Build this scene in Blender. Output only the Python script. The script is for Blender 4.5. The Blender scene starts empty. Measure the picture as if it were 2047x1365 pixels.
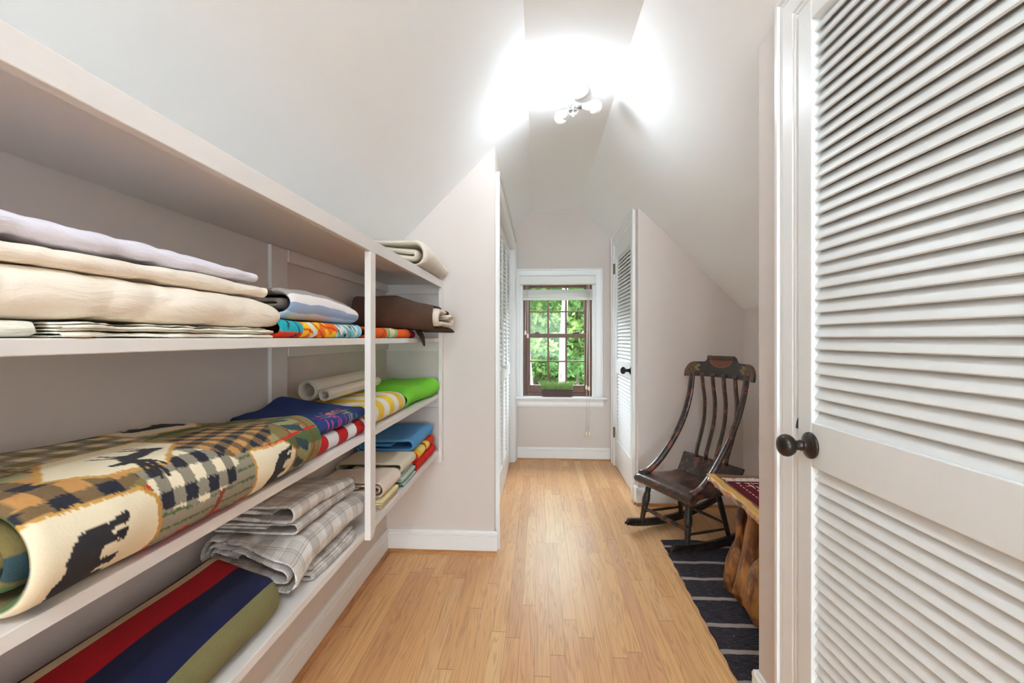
import bpy, bmesh, math, random
import numpy as np
from mathutils import Vector, Matrix, Euler

random.seed(7)
rng = np.random.default_rng(11)
SC = bpy.context.scene
COL = SC.collection
PI = math.pi

# ------------------------------------------------------------------ camera
cam_data = bpy.data.cameras.new('camera')
cam_data.sensor_width = 36.0
cam_data.lens = 36.0 * 910.0 / 2047.0
cam_data.shift_y = -6.5 / 2047.0
cam_data.clip_start = 0.02
cam = bpy.data.objects.new('camera', cam_data)
COL.objects.link(cam)
cam.location = (0, 0, 1.17)
cam.rotation_euler = (PI / 2, 0, math.atan2(55.5, 910.0))
SC.camera = cam

# ------------------------------------------------------------------ view
SC.view_settings.view_transform = 'Standard'
SC.view_settings.look = 'None'
SC.view_settings.gamma = 1.0
SC.view_settings.use_curve_mapping = False
SC.view_settings.exposure = 2.68
SC.cycles.max_bounces = 14
SC.cycles.diffuse_bounces = 8
SC.cycles.glossy_bounces = 4
SC.cycles.transmission_bounces = 6
SC.cycles.transparent_max_bounces = 12
SC.cycles.sample_clamp_indirect = 6.0
SC.cycles.use_denoising = True

# ------------------------------------------------------------------ world and sun
world = bpy.data.worlds.new('world')
SC.world = world
world.use_nodes = True
bgn = world.node_tree.nodes['Background']
bgn.inputs['Color'].default_value = (0.80, 0.90, 1.0, 1)
bgn.inputs['Strength'].default_value = 0.7
sun = bpy.data.objects.new('sun', bpy.data.lights.new('sun', 'SUN'))
sun.data.energy = 0.45
sun.data.angle = 0.05
sun.data.color = (1, 0.96, 0.88)
sun.rotation_euler = (math.radians(50), 0, math.radians(-25))
COL.objects.link(sun)

BULB = 24.0          # emission of the lit bulb of the hall lamp
BULB_COL = (0.82, 0.92, 1.0)
FILL_BULB = 138.0         # emission of a lamp added behind the camera to brighten the near half


# area light added in an invented rear wall opening, as fill along the hall
rear_fill = bpy.data.objects.new('rear_window_daylight', bpy.data.lights.new('rear_window_daylight', 'AREA'))
rear_fill.data.shape = 'RECTANGLE'; rear_fill.data.size = 1.15; rear_fill.data.size_y = 1.38
rear_fill.data.energy = 24.0
rear_fill.data.color = (0.70, 0.90, 1.0)
rear_fill.location = (0.135, -5.73, 1.25)
rear_fill.rotation_euler = (PI / 2, 0, 0)
COL.objects.link(rear_fill)


# open sky above the wood, the daylight that enters through the far window
sky = bpy.data.objects.new('sky_daylight', bpy.data.lights.new('sky_daylight', 'AREA'))
sky.data.shape = 'RECTANGLE'; sky.data.size = 9.0; sky.data.size_y = 4.6
sky.data.energy = 850.0
sky.data.color = (0.80, 0.90, 1.0)
sky.location = (0.17, 8.1, 4.5)
sky.rotation_euler = (Vector((0.17, 4.4, 1.2)) - Vector(sky.location)).to_track_quat('-Z', 'Y').to_euler()
COL.objects.link(sky)


# ------------------------------------------------------------------ node helper
class NT:
    def __init__(s, name):
        s.m = bpy.data.materials.new(name)
        s.m.use_nodes = True
        s.t = s.m.node_tree
        s.n = s.t.nodes
        s.bsdf = s.n['Principled BSDF']
        s.out = s.n['Material Output']

    def put(s, sock, v):
        if isinstance(v, bpy.types.NodeSocket):
            s.t.links.new(v, sock)
        elif isinstance(v, (tuple, list)):
            if len(sock.default_value) == 4 and len(v) == 3:
                v = (*v, 1)
            sock.default_value = v
        else:
            sock.default_value = v

    def math(s, op, a, b=0.0, c=None, clamp=False):
        q = s.n.new('ShaderNodeMath'); q.operation = op; q.use_clamp = clamp
        s.put(q.inputs[0], a); s.put(q.inputs[1], b)
        if c is not None: s.put(q.inputs[2], c)
        return q.outputs[0]

    def mix(s, f, a, b, mode='MIX'):
        q = s.n.new('ShaderNodeMix'); q.data_type = 'RGBA'; q.blend_type = mode
        s.put(q.inputs[0], f); s.put(q.inputs[6], a); s.put(q.inputs[7], b)
        return q.outputs[2]

    def noise(s, vec, scale=5.0, detail=3.0, rough=0.5, dist=0.0):
        q = s.n.new('ShaderNodeTexNoise')
        if vec is not None: s.put(q.inputs['Vector'], vec)
        q.inputs['Scale'].default_value = scale; q.inputs['Detail'].default_value = detail
        q.inputs['Roughness'].default_value = rough; q.inputs['Distortion'].default_value = dist
        return q.outputs['Fac']

    def white(s, vec):
        q = s.n.new('ShaderNodeTexWhiteNoise'); s.put(q.inputs['Vector'], vec)
        return q.outputs['Value']

    def ramp(s, f, stops, mode='LINEAR'):
        q = s.n.new('ShaderNodeValToRGB'); q.color_ramp.interpolation = mode
        e = q.color_ramp.elements
        while len(e) > 1: e.remove(e[0])
        e[0].position = stops[0][0]; e[0].color = (*stops[0][1], 1)
        for p, c in stops[1:]:
            k = e.new(p); k.color = (*c, 1)
        s.put(q.inputs[0], f)
        return q.outputs[0]

    def obj(s):
        return s.n.new('ShaderNodeTexCoord').outputs['Object']

    def uv(s):
        q = s.n.new('ShaderNodeUVMap'); q.uv_map = 'UVMap'
        return q.outputs[0]

    def xyz(s, v):
        q = s.n.new('ShaderNodeSeparateXYZ'); s.put(q.inputs[0], v)
        return q.outputs[0], q.outputs[1], q.outputs[2]

    def comb(s, x=0.0, y=0.0, z=0.0):
        q = s.n.new('ShaderNodeCombineXYZ')
        s.put(q.inputs[0], x); s.put(q.inputs[1], y); s.put(q.inputs[2], z)
        return q.outputs[0]

    def scale(s, v, sc):
        q = s.n.new('ShaderNodeVectorMath'); q.operation = 'MULTIPLY'
        s.put(q.inputs[0], v); q.inputs[1].default_value = sc
        return q.outputs[0]

    def attr(s, name):
        q = s.n.new('ShaderNodeAttribute'); q.attribute_name = name
        return q.outputs['Color']

    def bump(s, h, strength=0.3, dist=0.002):
        q = s.n.new('ShaderNodeBump'); q.inputs['Strength'].default_value = strength
        q.inputs['Distance'].default_value = dist; s.put(q.inputs['Height'], h)
        s.t.links.new(q.outputs[0], s.bsdf.inputs['Normal'])

    def set(s, color=None, rough=None, metal=None, spec=None, sheen=None, coat=None):
        b = s.bsdf.inputs
        if color is not None: s.put(b['Base Color'], color)
        if rough is not None: s.put(b['Roughness'], rough)
        if metal is not None: s.put(b['Metallic'], metal)
        if spec is not None: s.put(b['Specular IOR Level'], spec)
        if sheen is not None:
            b['Sheen Weight'].default_value = sheen; b['Sheen Roughness'].default_value = 0.6
        if coat is not None:
            b['Coat Weight'].default_value = coat; b['Coat Roughness'].default_value = 0.15
        return s.m


def srgb(r, g, b):
    f = lambda c: (c / 255 / 12.92) if c / 255 <= 0.04045 else ((c / 255 + 0.055) / 1.055) ** 2.4
    return (f(r), f(g), f(b))


def paint(name, col, rough=0.5, var=0.03, bump=0.05, bscale=220):
    t = NT(name)
    o = t.obj()
    n = t.noise(o, 3.0, 2)
    c2 = tuple(max(0, c * (1 - var)) for c in col)
    n2 = t.noise(o, bscale, 2)
    t.bump(n2, bump, 0.001)
    return t.set(t.mix(n, col, c2), rough, spec=0.4)


M = {}
M['wall'] = paint('wall_paint', srgb(219, 209, 203), 0.75, 0.03, 0.08)
M['ceil'] = paint('ceiling_paint', srgb(246, 248, 249), 0.8, 0.01, 0.05)
M['trim'] = paint('trim_paint', srgb(240, 240, 239), 0.32, 0.015, 0.03, 90)
M['shelf'] = paint('shelf_paint', srgb(232, 226, 222), 0.42, 0.02, 0.04, 120)
M['door'] = paint('door_paint', srgb(234, 235, 234), 0.38, 0.015, 0.03, 90)


def brushed(name, col):
    t = NT(name)
    x, y, z = t.xyz(t.obj())
    v = t.comb(t.math('MULTIPLY', x, 120), t.math('MULTIPLY', y, 3), t.math('MULTIPLY', z, 120))
    n = t.noise(v, 1.0, 3)
    t.bump(n, 0.12, 0.001)
    return t.set(t.mix(t.math('MULTIPLY', n, 0.12), col, tuple(c * .7 for c in col)), 0.42)


M['shelf'] = brushed('shelf_paint', srgb(226, 219, 214))


def oak_floor():
    t = NT('oak_floor_boards')
    x, y, z = t.xyz(t.obj())
    W = 0.0572
    bx = t.math('DIVIDE', t.math('ADD', x, 10.03), W)
    ix = t.math('FLOOR', bx)
    fx = t.math('FRACT', bx)
    r1 = t.white(t.comb(ix, 3.3, 1.7))
    ln = t.math('MULTIPLY_ADD', r1, 0.9, 0.75)
    by = t.math('DIVIDE', t.math('ADD', y, t.math('MULTIPLY_ADD', r1, 7.1, 20.0)), ln)
    iy = t.math('FLOOR', by)
    fy = t.math('FRACT', by)
    rid = t.white(t.comb(ix, iy, 5.1))
    rid2 = t.white(t.comb(ix, iy, 9.7))
    off = t.math('MULTIPLY', rid, 60.0)
    gx = t.math('ADD', x, t.math('MULTIPLY', rid2, 3.0))
    g1 = t.noise(t.comb(t.math('MULTIPLY', gx, 30), t.math('MULTIPLY', y, 1.3), off), 1.0, 2, 0.5, 0.5)
    rings = t.math('SINE', t.math('MULTIPLY', g1, 62.0))
    rings = t.math('MULTIPLY_ADD', rings, 0.5, 0.5)
    fine = t.noise(t.comb(t.math('MULTIPLY', gx, 420), t.math('MULTIPLY', y, 9.0), off), 1.0, 3, 0.6)
    big = t.noise(t.comb(t.math('MULTIPLY', gx, 9), t.math('MULTIPLY', y, 1.2), off), 1.0, 2)
    base = t.ramp(rid, [(0.0, srgb(216, 162, 108)), (0.25, srgb(228, 176, 120)), (0.5, srgb(236, 186, 124)),
                        (0.72, srgb(222, 166, 118)), (0.88, srgb(243, 202, 142)), (1.0, srgb(214, 158, 108))])
    c = t.mix(t.math('MULTIPLY', t.math('POWER', rings, 3.0), 0.34), base, srgb(140, 84, 48))
    c = t.mix(t.math('MULTIPLY', fine, 0.14), c, srgb(160, 98, 60))
    c = t.mix(t.math('MULTIPLY', big, 0.25), c, srgb(204, 156, 128))
    ex = t.math('MINIMUM', fx, t.math('SUBTRACT', 1.0, fx))
    lx = t.math('LESS_THAN', ex, 0.014)
    ey = t.math('MULTIPLY', t.math('MINIMUM', fy, t.math('SUBTRACT', 1.0, fy)), ln)
    ly = t.math('LESS_THAN', ey, 0.0011)
    gap = t.math('MAXIMUM', t.math('MULTIPLY', lx, 0.45), t.math('MULTIPLY', ly, 0.75))
    c = t.mix(gap, c, srgb(96, 58, 34))
    h = t.math('SUBTRACT', t.math('MULTIPLY', fine, 0.25), t.math('MULTIPLY', gap, 1.2))
    t.bump(h, 0.25, 0.0006)
    return t.set(c, t.math('MULTIPLY_ADD', fine, 0.16, 0.30), spec=0.4)


M['floor'] = oak_floor()


def wood(name, c1, c2, c3, rough=0.4, sc=(40, 3, 40), worn=None, coat=None):
    t = NT(name)
    o = t.obj()
    v = t.scale(o, sc)
    n = t.noise(v, 1.0, 4, 0.6, 0.6)
    c = t.ramp(n, [(0.25, c1), (0.5, c2), (0.75, c3)])
    if worn:
        w = t.noise(o, 24.0, 4, 0.65)
        c = t.mix(t.math('MULTIPLY', t.math('GREATER_THAN', w, 0.555), 0.6), c, worn)
    t.bump(n, 0.2, 0.0008)
    return t.set(c, rough, coat=coat)


M['shoe'] = wood('oak_shoe_moulding', srgb(150, 98, 52), srgb(186, 128, 74), srgb(200, 146, 92), 0.35, (8, 8, 60))
M['darkwood'] = wood('dark_painted_wood', srgb(30, 22, 19), srgb(46, 32, 26), srgb(62, 38, 28), 0.3,
                     (30, 30, 6), srgb(134, 68, 42), coat=0.4)
M['blackwood'] = wood('black_painted_wood', srgb(26, 23, 21), srgb(38, 34, 31), srgb(52, 44, 38), 0.38, (30, 30, 6), srgb(74, 56, 44))
M['windowwood'] = wood('walnut_window_wood', srgb(78, 46, 28), srgb(102, 60, 38), srgb(124, 76, 48), 0.4, (50, 50, 5))


def plain(name, col, rough=0.5, metal=0.0, spec=0.5):
    t = NT(name)
    n = t.noise(t.obj(), 40, 2)
    return t.set(t.mix(t.math('MULTIPLY', n, 0.25), col, tuple(c * 0.75 for c in col)), rough, metal, spec)


M['bronze'] = plain('oil_rubbed_bronze', srgb(62, 54, 50), 0.3, 0.7)
M['blackiron'] = plain('black_iron', srgb(30, 34, 40), 0.3, 0.5)
M['hinge'] = plain('aged_brass', srgb(110, 100, 78), 0.4, 0.8)
M['chrome'] = plain('chrome', srgb(190, 190, 190), 0.15, 0.9)
M['whitemetal'] = plain('white_enamel', srgb(235, 235, 232), 0.3)
M['whiteplastic'] = plain('white_plastic', srgb(232, 230, 226), 0.4)
M['cord'] = plain('blind_cord', srgb(236, 226, 214), 0.7)
M['tassel'] = plain('tassel_plastic', srgb(244, 228, 208), 0.45)
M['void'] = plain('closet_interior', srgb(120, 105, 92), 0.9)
M['pot'] = plain('brown_planter', srgb(72, 44, 38), 0.5)


def glass_mat():
    t = NT('window_glass')
    n = t.n
    tr = n.new('ShaderNodeBsdfTransparent')
    gl = n.new('ShaderNodeBsdfGlossy'); gl.inputs['Roughness'].default_value = 0.02
    fr = n.new('ShaderNodeFresnel'); fr.inputs['IOR'].default_value = 1.45
    mx = n.new('ShaderNodeMixShader')
    t.t.links.new(t.math('MULTIPLY', fr.outputs[0], .15), mx.inputs[0]); t.t.links.new(tr.outputs[0], mx.inputs[1]); t.t.links.new(gl.outputs[0], mx.inputs[2])
    t.t.links.new(mx.outputs[0], t.out.inputs['Surface'])
    return t.m


M['glass'] = glass_mat()


def emit(name, col, strength):
    t = NT(name)
    t.set(col, 0.4)
    t.bsdf.inputs['Emission Color'].default_value = (*col, 1)
    t.bsdf.inputs['Emission Strength'].default_value = strength
    return t.m


# ------------------------------------------------------------------ mesh helpers
def mesh_obj(name, verts, faces, mat, parent=None, smooth=True, uv=None, cols=None, bevel=None, sharp=None):
    me = bpy.data.meshes.new(name)
    verts = np.asarray(verts, dtype=np.float32)
    if isinstance(faces, np.ndarray) and faces.ndim == 2:
        k = faces.shape[1]
        me.vertices.add(len(verts)); me.vertices.foreach_set('co', verts.ravel())
        me.loops.add(faces.size); me.loops.foreach_set('vertex_index', faces.ravel().astype(np.int32))
        me.polygons.add(len(faces))
        me.polygons.foreach_set('loop_start', np.arange(0, faces.size, k, dtype=np.int32))
        me.update(calc_edges=True)
    else:
        me.from_pydata([tuple(v) for v in verts], [], [tuple(f) for f in faces])
        me.update()
    me.validate()
    if uv is not None:
        lay = me.uv_layers.new(name='UVMap')
        li = np.empty(len(me.loops), dtype=np.int32); me.loops.foreach_get('vertex_index', li)
        lay.data.foreach_set('uv', np.asarray(uv, dtype=np.float32)[li].ravel())
    if cols is not None:
        ca = me.color_attributes.new('Col', 'FLOAT_COLOR', 'POINT')
        c4 = np.ones((len(verts), 4), dtype=np.float32); c4[:, :3] = cols
        ca.data.foreach_set('color', c4.ravel())
    me.polygons.foreach_set('use_smooth', [smooth] * len(me.polygons))
    me.materials.append(mat)
    o = bpy.data.objects.new(name, me)
    COL.objects.link(o)
    if parent: o.parent = parent
    if bevel:
        b = o.modifiers.new('bevel', 'BEVEL'); b.width = bevel; b.segments = 2; b.limit_method = 'ANGLE'
        b.angle_limit = math.radians(40)
    if smooth and sharp is not None:
        try: me.set_sharp_from_angle(angle=math.radians(sharp))
        except Exception: pass
    return o


class MB:
    """collects simple solids into one mesh"""
    def __init__(s): s.v = []; s.f = []

    def add(s, vs, fs):
        b = len(s.v); s.v.extend([tuple(v) for v in vs]); s.f.extend([tuple(i + b for i in f) for f in fs]); return s

    def box(s, x0, x1, y0, y1, z0, z1, rot=None):
        vs = [(x, y, z) for z in (z0, z1) for y in (y0, y1) for x in (x0, x1)]
        if rot is not None: vs = [rot @ Vector(v) for v in vs]
        return s.add(vs, [(0, 2, 3, 1), (4, 5, 7, 6), (0, 1, 5, 4), (2, 6, 7, 3), (0, 4, 6, 2), (1, 3, 7, 5)])

    def prism(s, poly, axis, a, b):
        """poly: 2D points; axis x: (y,z); y: (x,z); z: (x,y)"""
        def P(p, t):
            return (t, p[0], p[1]) if axis == 'x' else ((p[0], t, p[1]) if axis == 'y' else (p[0], p[1], t))
        n = len(poly)
        vs = [P(p, a) for p in poly] + [P(p, b) for p in poly]
        fs = [tuple(range(n)), tuple(range(2 * n - 1, n - 1, -1))] + [(i, i + n, (i + 1) % n + n, (i + 1) % n) for i in range(n)]
        return s.add(vs, fs)

    def tube(s, pts, rad, n=10, closed_ends=True, flat=1.0, up=(0, 0, 1)):
        pts = [Vector(p) for p in pts]
        m = len(pts)
        rads = rad if isinstance(rad, (list, tuple)) else [rad] * m
        vs = []
        prev = None
        for i, p in enumerate(pts):
            d = (pts[min(i + 1, m - 1)] - pts[max(i - 1, 0)]).normalized()
            if prev is None:
                u = Vector(up)
                if abs(u.dot(d)) > 0.95: u = Vector((1, 0, 0))
                a = d.cross(u).normalized()
            else:
                a = (prev - d * prev.dot(d)).normalized()
            prev = a
            b = d.cross(a)
            r = rads[i]
            ra, rb = (r if isinstance(r, tuple) else (r, r * flat))
            for k in range(n):
                t = 2 * PI * k / n
                vs.append(p + a * (ra * math.cos(t)) + b * (rb * math.sin(t)))
        fs = [(i * n + k, i * n + (k + 1) % n, (i + 1) * n + (k + 1) % n, (i + 1) * n + k) for i in range(m - 1) for k in range(n)]
        if closed_ends: fs += [tuple(range(n - 1, -1, -1)), tuple((m - 1) * n + k for k in range(n))]
        return s.add(vs, fs)

    def lathe(s, prof, n=24, M4=None):
        """prof: (r,z) list around local z"""
        vs = []
        for r, z in prof:
            for k in range(n):
                t = 2 * PI * k / n
                v = Vector((r * math.cos(t), r * math.sin(t), z))
                vs.append(M4 @ v if M4 is not None else v)
        m = len(prof)
        fs = [(i * n + k, i * n + (k + 1) % n, (i + 1) * n + (k + 1) % n, (i + 1) * n + k) for i in range(m - 1) for k in range(n)]
        fs += [tuple(range(n - 1, -1, -1)), tuple((m - 1) * n + k for k in range(n))]
        return s.add(vs, fs)

    def build(s, name, mat, parent=None, smooth=False, bevel=None, sharp=None):
        return mesh_obj(name, s.v, s.f, mat, parent, smooth, bevel=bevel, sharp=sharp)


def recalc(o):
    bm = bmesh.new(); bm.from_mesh(o.data); bmesh.ops.recalc_face_normals(bm, faces=bm.faces); bm.to_mesh(o.data); bm.free()
    return o


def struct(o):
    recalc(o)
    o['kind'] = 'structure'
    return o


def thing(name, label, cat, loc=(0, 0, 0), rotz=0.0, group=None):
    o = bpy.data.objects.new(name, None)
    o.empty_display_size = 0.05
    COL.objects.link(o)
    o.location = loc; o.rotation_euler = (0, 0, rotz)
    o['label'] = label; o['category'] = cat
    if group: o['group'] = group
    return o


def tag(o, label, cat, group=None):
    o['label'] = label; o['category'] = cat
    if group: o['group'] = group
    return o


# ------------------------------------------------------------------ room shell
XL, XG, XR, XA = -0.845, -0.245, 0.69, 1.409     # knee wall, closet wall, right wall, alcove knee wall
YG, YB, YA, YN = 2.47, 4.40, 3.25, 1.48          # gable wall, back wall, alcove back wall, near corner
REAR = -5.6
CL, CRX, CZ = -0.06, 0.38, 2.40

struct(MB().box(-1.1, 1.7, REAR - .1, YB + .12, -0.06, 0).build('floor', M['floor']))
b = MB()
b.prism([(CL, CZ), (CRX, CZ), (CRX, CZ + .1), (CL, CZ + .1)], 'y', REAR - .1, YB + .1)
b.prism([(CL, CZ), (CL, CZ + .1), (-1.2, CZ - 1.14 + .14), (-1.2, CZ - 1.14)], 'y', REAR - .1, YB + .1)
b.prism([(CRX, CZ), (1.75, CZ - 1.37), (1.75, CZ - 1.37 + .14), (CRX, CZ + .1)], 'y', REAR - .1, YB + .1)
struct(b.build('ceiling', M['ceil']))
struct(MB().box(XL - .1, XL, REAR, YG + .1, 0, 1.68).build('wall_left', M['wall']))
struct(MB().box(XA, XA + .1, YN - .1, YA + .1, 0, 1.45).build('wall_right_knee', M['wall']))
b = MB()
b.prism([(XL - .1, 0), (XG - .07, 0), (XG - .07, 2.27), (XL - .1, 1.67)], 'y', YG, YG + .09)
b.box(XG - .07, XG, YG, 2.585, 0, 2.26); b.box(XG - .07, XG, 4.305, YB, 0, 2.26); b.box(XG - .07, XG, 2.585, 4.305, 2.015, 2.26)
struct(b.build('wall_gable_left', M['wall']))
b = MB()
b.box(-1.2, -0.165, YB, YB + .12, 0, 2.5); b.box(0.503, 1.6, YB, YB + .12, 0, 2.5)
b.box(-0.165, 0.503, YB, YB + .12, 0, 0.585); b.box(-0.165, 0.503, YB, YB + .12, 1.72, 2.5)
struct(b.build('wall_back', M['wall']))
b = MB()
b.box(XR, XR + .1, YA, 3.435, 0, 2.2); b.box(XR, XR + .1, 4.245, YB, 0, 2.2); b.box(XR, XR + .1, 3.435, 4.245, 2.03, 2.2)
b.prism([(XR + .1, 0), (XA + .1, 0), (XA + .1, 1.45), (XR + .1, 2.17)], 'y', YA, YA + .09)
struct(b.build('wall_gable_right', M['wall']))
b = MB()
b.box(XR, XR + .1, 1.25, YN, 0, 2.2); b.box(XR, XR + .1, REAR, 0.455, 0, 2.2); b.box(XR, XR + .1, .455, 1.25, 2.03, 2.2)
b.box(XR + .1, XA + .1, YN - .09, YN, 0, 2.1)
struct(b.build('wall_right', M['wall']))
b = MB()
b.box(-1.1, -.45, REAR - .1, REAR, 0, 2.6); b.box(.72, 1.7, REAR - .1, REAR, 0, 2.6)
b.box(-.45, .72, REAR - .1, REAR, 0, .55); b.box(-.45, .72, REAR - .1, REAR, 1.95, 2.6)
struct(b.build('wall_rear', M['wall']))
# closet interiors behind the louvred doors
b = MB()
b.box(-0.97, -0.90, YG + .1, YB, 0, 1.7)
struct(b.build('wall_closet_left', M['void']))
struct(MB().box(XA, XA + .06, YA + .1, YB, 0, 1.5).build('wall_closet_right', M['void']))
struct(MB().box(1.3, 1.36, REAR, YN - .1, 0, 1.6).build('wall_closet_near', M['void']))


def baseboard(name, p0, p1, nrm, h=0.12, shoe=True):
    """board with a moulded cap along the segment p0-p1, normal nrm pointing into the room"""
    p0, p1, nrm = Vector((*p0, 0)), Vector((*p1, 0)), Vector((*nrm, 0))
    prof = [(0, 0), (.015, 0), (.015, h - .032), (.012, h - .028), (.0165, h - .022), (.0165, h - .012), (.010, h - .006), (.008, h), (0, h)]
    n = len(prof)
    vs = [p + nrm * d + Vector((0, 0, z)) for p in (p0, p1) for d, z in prof]
    fs = [(i, (i + 1) % n, (i + 1) % n + n, i + n) for i in range(n)] + [tuple(range(n)), tuple(range(2 * n - 1, n - 1, -1))]
    o = struct(mesh_obj(name, vs, fs, M['trim'], None, False))
    if shoe:
        r = .017
        prof = [(.015, 0)] + [(.015 + r * math.cos(a), r * math.sin(a)) for a in (0, .3, .6, .9, 1.2, PI / 2)]
        n = len(prof)
        vs = [p + nrm * d + Vector((0, 0, z)) for p in (p0, p1) for d, z in prof]
        fs = [(i, (i + 1) % n, (i + 1) % n + n, i + n) for i in range(n)] + [tuple(range(n)), tuple(range(2 * n - 1, n - 1, -1))]
        s_ = recalc(mesh_obj('shoe_moulding', vs, fs, M['shoe'], o, False))
    return o


baseboard('baseboard_left', (XL, REAR), (XL, YG), (1, 0))
baseboard('baseboard_gable', (XL, YG), (XG + .015, YG), (0, -1))
baseboard('baseboard_back', (XG + .03, YB), (XR - .02, YB), (0, -1))
baseboard('baseboard_alcove', (XR - .015, YA), (XA, YA), (0, -1))
baseboard('baseboard_corner', (XR, YA), (XR, 3.325), (-1, 0))
baseboard('baseboard_knee', (XA, YN), (XA, YA), (-1, 0))
baseboard('baseboard_right', (XR, 1.365), (XR, YN), (-1, 0))
baseboard('baseboard_end', (XR - .015, YN), (XA, YN), (0, 1), shoe=True)


def casing(name, X, sgn, y0, y1, zt, w=.1, d=.022, Z0=0.0):
    """moulded door casing on the plane x=X, projecting sgn in x, around the opening y0..y1 up to zt"""
    prof = [(0, 0), (0, .008), (.006, .013), (.012, .013), (.014, .009), (.018, .009), (.020, .014), (.062, .017),
            (.064, .011), (.068, .011), (.070, .015), (.076, .015), (.078, .011), (.081, .011), (.083, d), (w - .004, d), (w, d - .004), (w, 0)]
    if y1 < y0: y0, y1 = y1, y0
    vs = []
    for o_, q in prof:
        x = X + sgn * q
        vs += [(x, y0 - o_, Z0), (x, y0 - o_, zt + o_), (x, y1 + o_, zt + o_), (x, y1 + o_, Z0)]
    n = len(prof)
    fs = []
    for i in range(n):
        j = (i + 1) % n
        for k in range(3): fs.append((i * 4 + k, i * 4 + k + 1, j * 4 + k + 1, j * 4 + k))
    fs += [tuple(i * 4 for i in range(n)), tuple(i * 4 + 3 for i in range(n))]
    return struct(mesh_obj(name, vs, fs, M['trim'], None, False))


casing('trim_1', XR, -1, .46, 1.245, 2.022)
casing('trim_2', XR, -1, 3.44, 4.24, 2.025, w=.1)
casing('trim_3', XG, 1, 2.595, 4.295, 2.012, w=.08, d=.024)
# jambs inside the openings
b = MB(); b.box(XR - .001, XR + .1, 1.236, 1.25, 0, 2.03); b.box(XR - .001, XR + .1, .455, .469, 0, 2.03); b.box(XR - .001, XR + .1, .46, 1.25, 2.02, 2.034)
b.box(XR + .045, XR + .06, 1.226, 1.238, 0, 2.02)
struct(b.build('trim_4', M['trim']))
b = MB(); b.box(XR - .001, XR + .1, 4.235, 4.246, 0, 2.03); b.box(XR - .001, XR + .1, 3.434, 3.445, 0, 2.03); b.box(XR - .001, XR + .1, 3.44, 4.24, 2.02, 2.034)
struct(b.build('trim_5', M['trim']))
b = MB(); b.box(XG - .07, XG + .001, 2.584, 2.6, 0, 2.012); b.box(XG - .07, XG + .001, 4.285, 4.306, 0, 2.012); b.box(XG - .07, XG + .001, 2.6, 4.3, 2.005, 2.02)
struct(b.build('trim_6', M['trim']))


# ------------------------------------------------------------------ louvred doors
def door_leaf(parent, w, h, th, stile, zones, pitch=.0302, top=True, knob=None, name='door_leaf'):
    """local: x 0..w along the leaf, y 0..th thickness (y=0 is the hall face), z 0..h"""
    b = MB()
    b.box(0, stile, 0, th, 0, h); b.box(w - stile, w, 0, th, 0, h)
    zs = [0.006] + [q for z in zones for q in z] + [h]
    for i in range(0, len(zs), 2): b.box(stile, w - stile, 0.0005, th - .0005, zs[i], zs[i + 1])
    leaf = b.build(name, M['door'], parent, bevel=.0025)
    for z0, z1 in zones:
        s = MB()
        n = int(round((z1 - z0) / pitch))
        p = (z1 - z0) / n
        L = .0385; tk = .0072; tilt = math.radians(61)
        for i in range(n):
            zc = z0 + (i + .5) * p
            c, sn = math.cos(tilt), math.sin(tilt)
            # section: long axis from the low front edge to the high back edge, rounded edges
            sec = []
            for k in range(5):
                a = PI / 2 + PI * k / 4
                sec.append((-L / 2 + tk / 2 + tk / 2 * math.cos(a), tk / 2 * math.sin(a)))
            for k in range(5):
                a = -PI / 2 + PI * k / 4
                sec.append((L / 2 - tk / 2 + tk / 2 * math.cos(a), tk / 2 * math.sin(a)))
            poly = [(th / 2 + .002 + u * c - v * sn, zc + u * sn + v * c) for u, v in sec]
            s.prism(poly, 'x', stile - .003, w - stile + .003)
        sl = s.build('louvre_slats', M['door'], leaf, smooth=True, sharp=35)
        recalc(sl)
    return leaf


def door_knob(parent, x, z, mat, y=0.0, rose=.033, ball=.028, out=.062):
    Mx = Matrix.Translation((x, y, z)) @ Matrix.Rotation(PI / 2, 4, 'X')   # local z -> -y
    b = MB()
    r = rose
    b.lathe([(r * .98, 0), (r, .003), (r * .97, .006), (r * .85, .0075), (r * .82, .009), (r * .7, .012), (.45 * r, .016),
             (.38 * r, .02), (.36 * r, .024), (.42 * r, .026), (.36 * r, .029), (.36 * r, out - ball * .75),
             (.5 * ball, out - ball * .72), (.8 * ball, out - ball * .55), (.97 * ball, out - ball * .25), (ball, out - .02 * ball),
             (.95 * ball, out + ball * .2), (.8 * ball, out + ball * .42), (.5 * ball, out + ball * .58), (.2 * ball, out + ball * .64), (.001, out + ball * .65)], 28, Mx)
    return recalc(b.build('door_knob', mat, parent, smooth=True, sharp=60))


def door_root(name, loc, rotz):
    o = bpy.data.objects.new(name, None); COL.objects.link(o)
    o.location = loc; o.rotation_euler = (0, 0, rotz); o['kind'] = 'structure'
    return o


# near right door: hinged near the camera, slightly ajar; the hall face of the leaf looks to +y of its root
d1 = door_root('door_1', (XR + .004, .472, .008), PI / 2 + math.radians(1.6))

def mirror_y(o):
    for q in [o] + list(o.children_recursive):
        if q.type == 'MESH':
            co = np.empty(len(q.data.vertices) * 3, dtype=np.float32); q.data.vertices.foreach_get('co', co)
            co = co.reshape(-1, 3); co[:, 1] *= -1; q.data.vertices.foreach_set('co', co.ravel())
            q.data.flip_normals(); q.data.update()


lf = door_leaf(d1, .760, 2.008, .034, .056, [(.245, .842), (.953, 1.955)])
door_knob(lf, .706, .895, M['bronze'])
b = MB().prism([(-.0, .925), (.0, .958), (.006, .955), (.012, .945), (.0165, .930), (.017, .925)], 'y', .004, .008)
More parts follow.
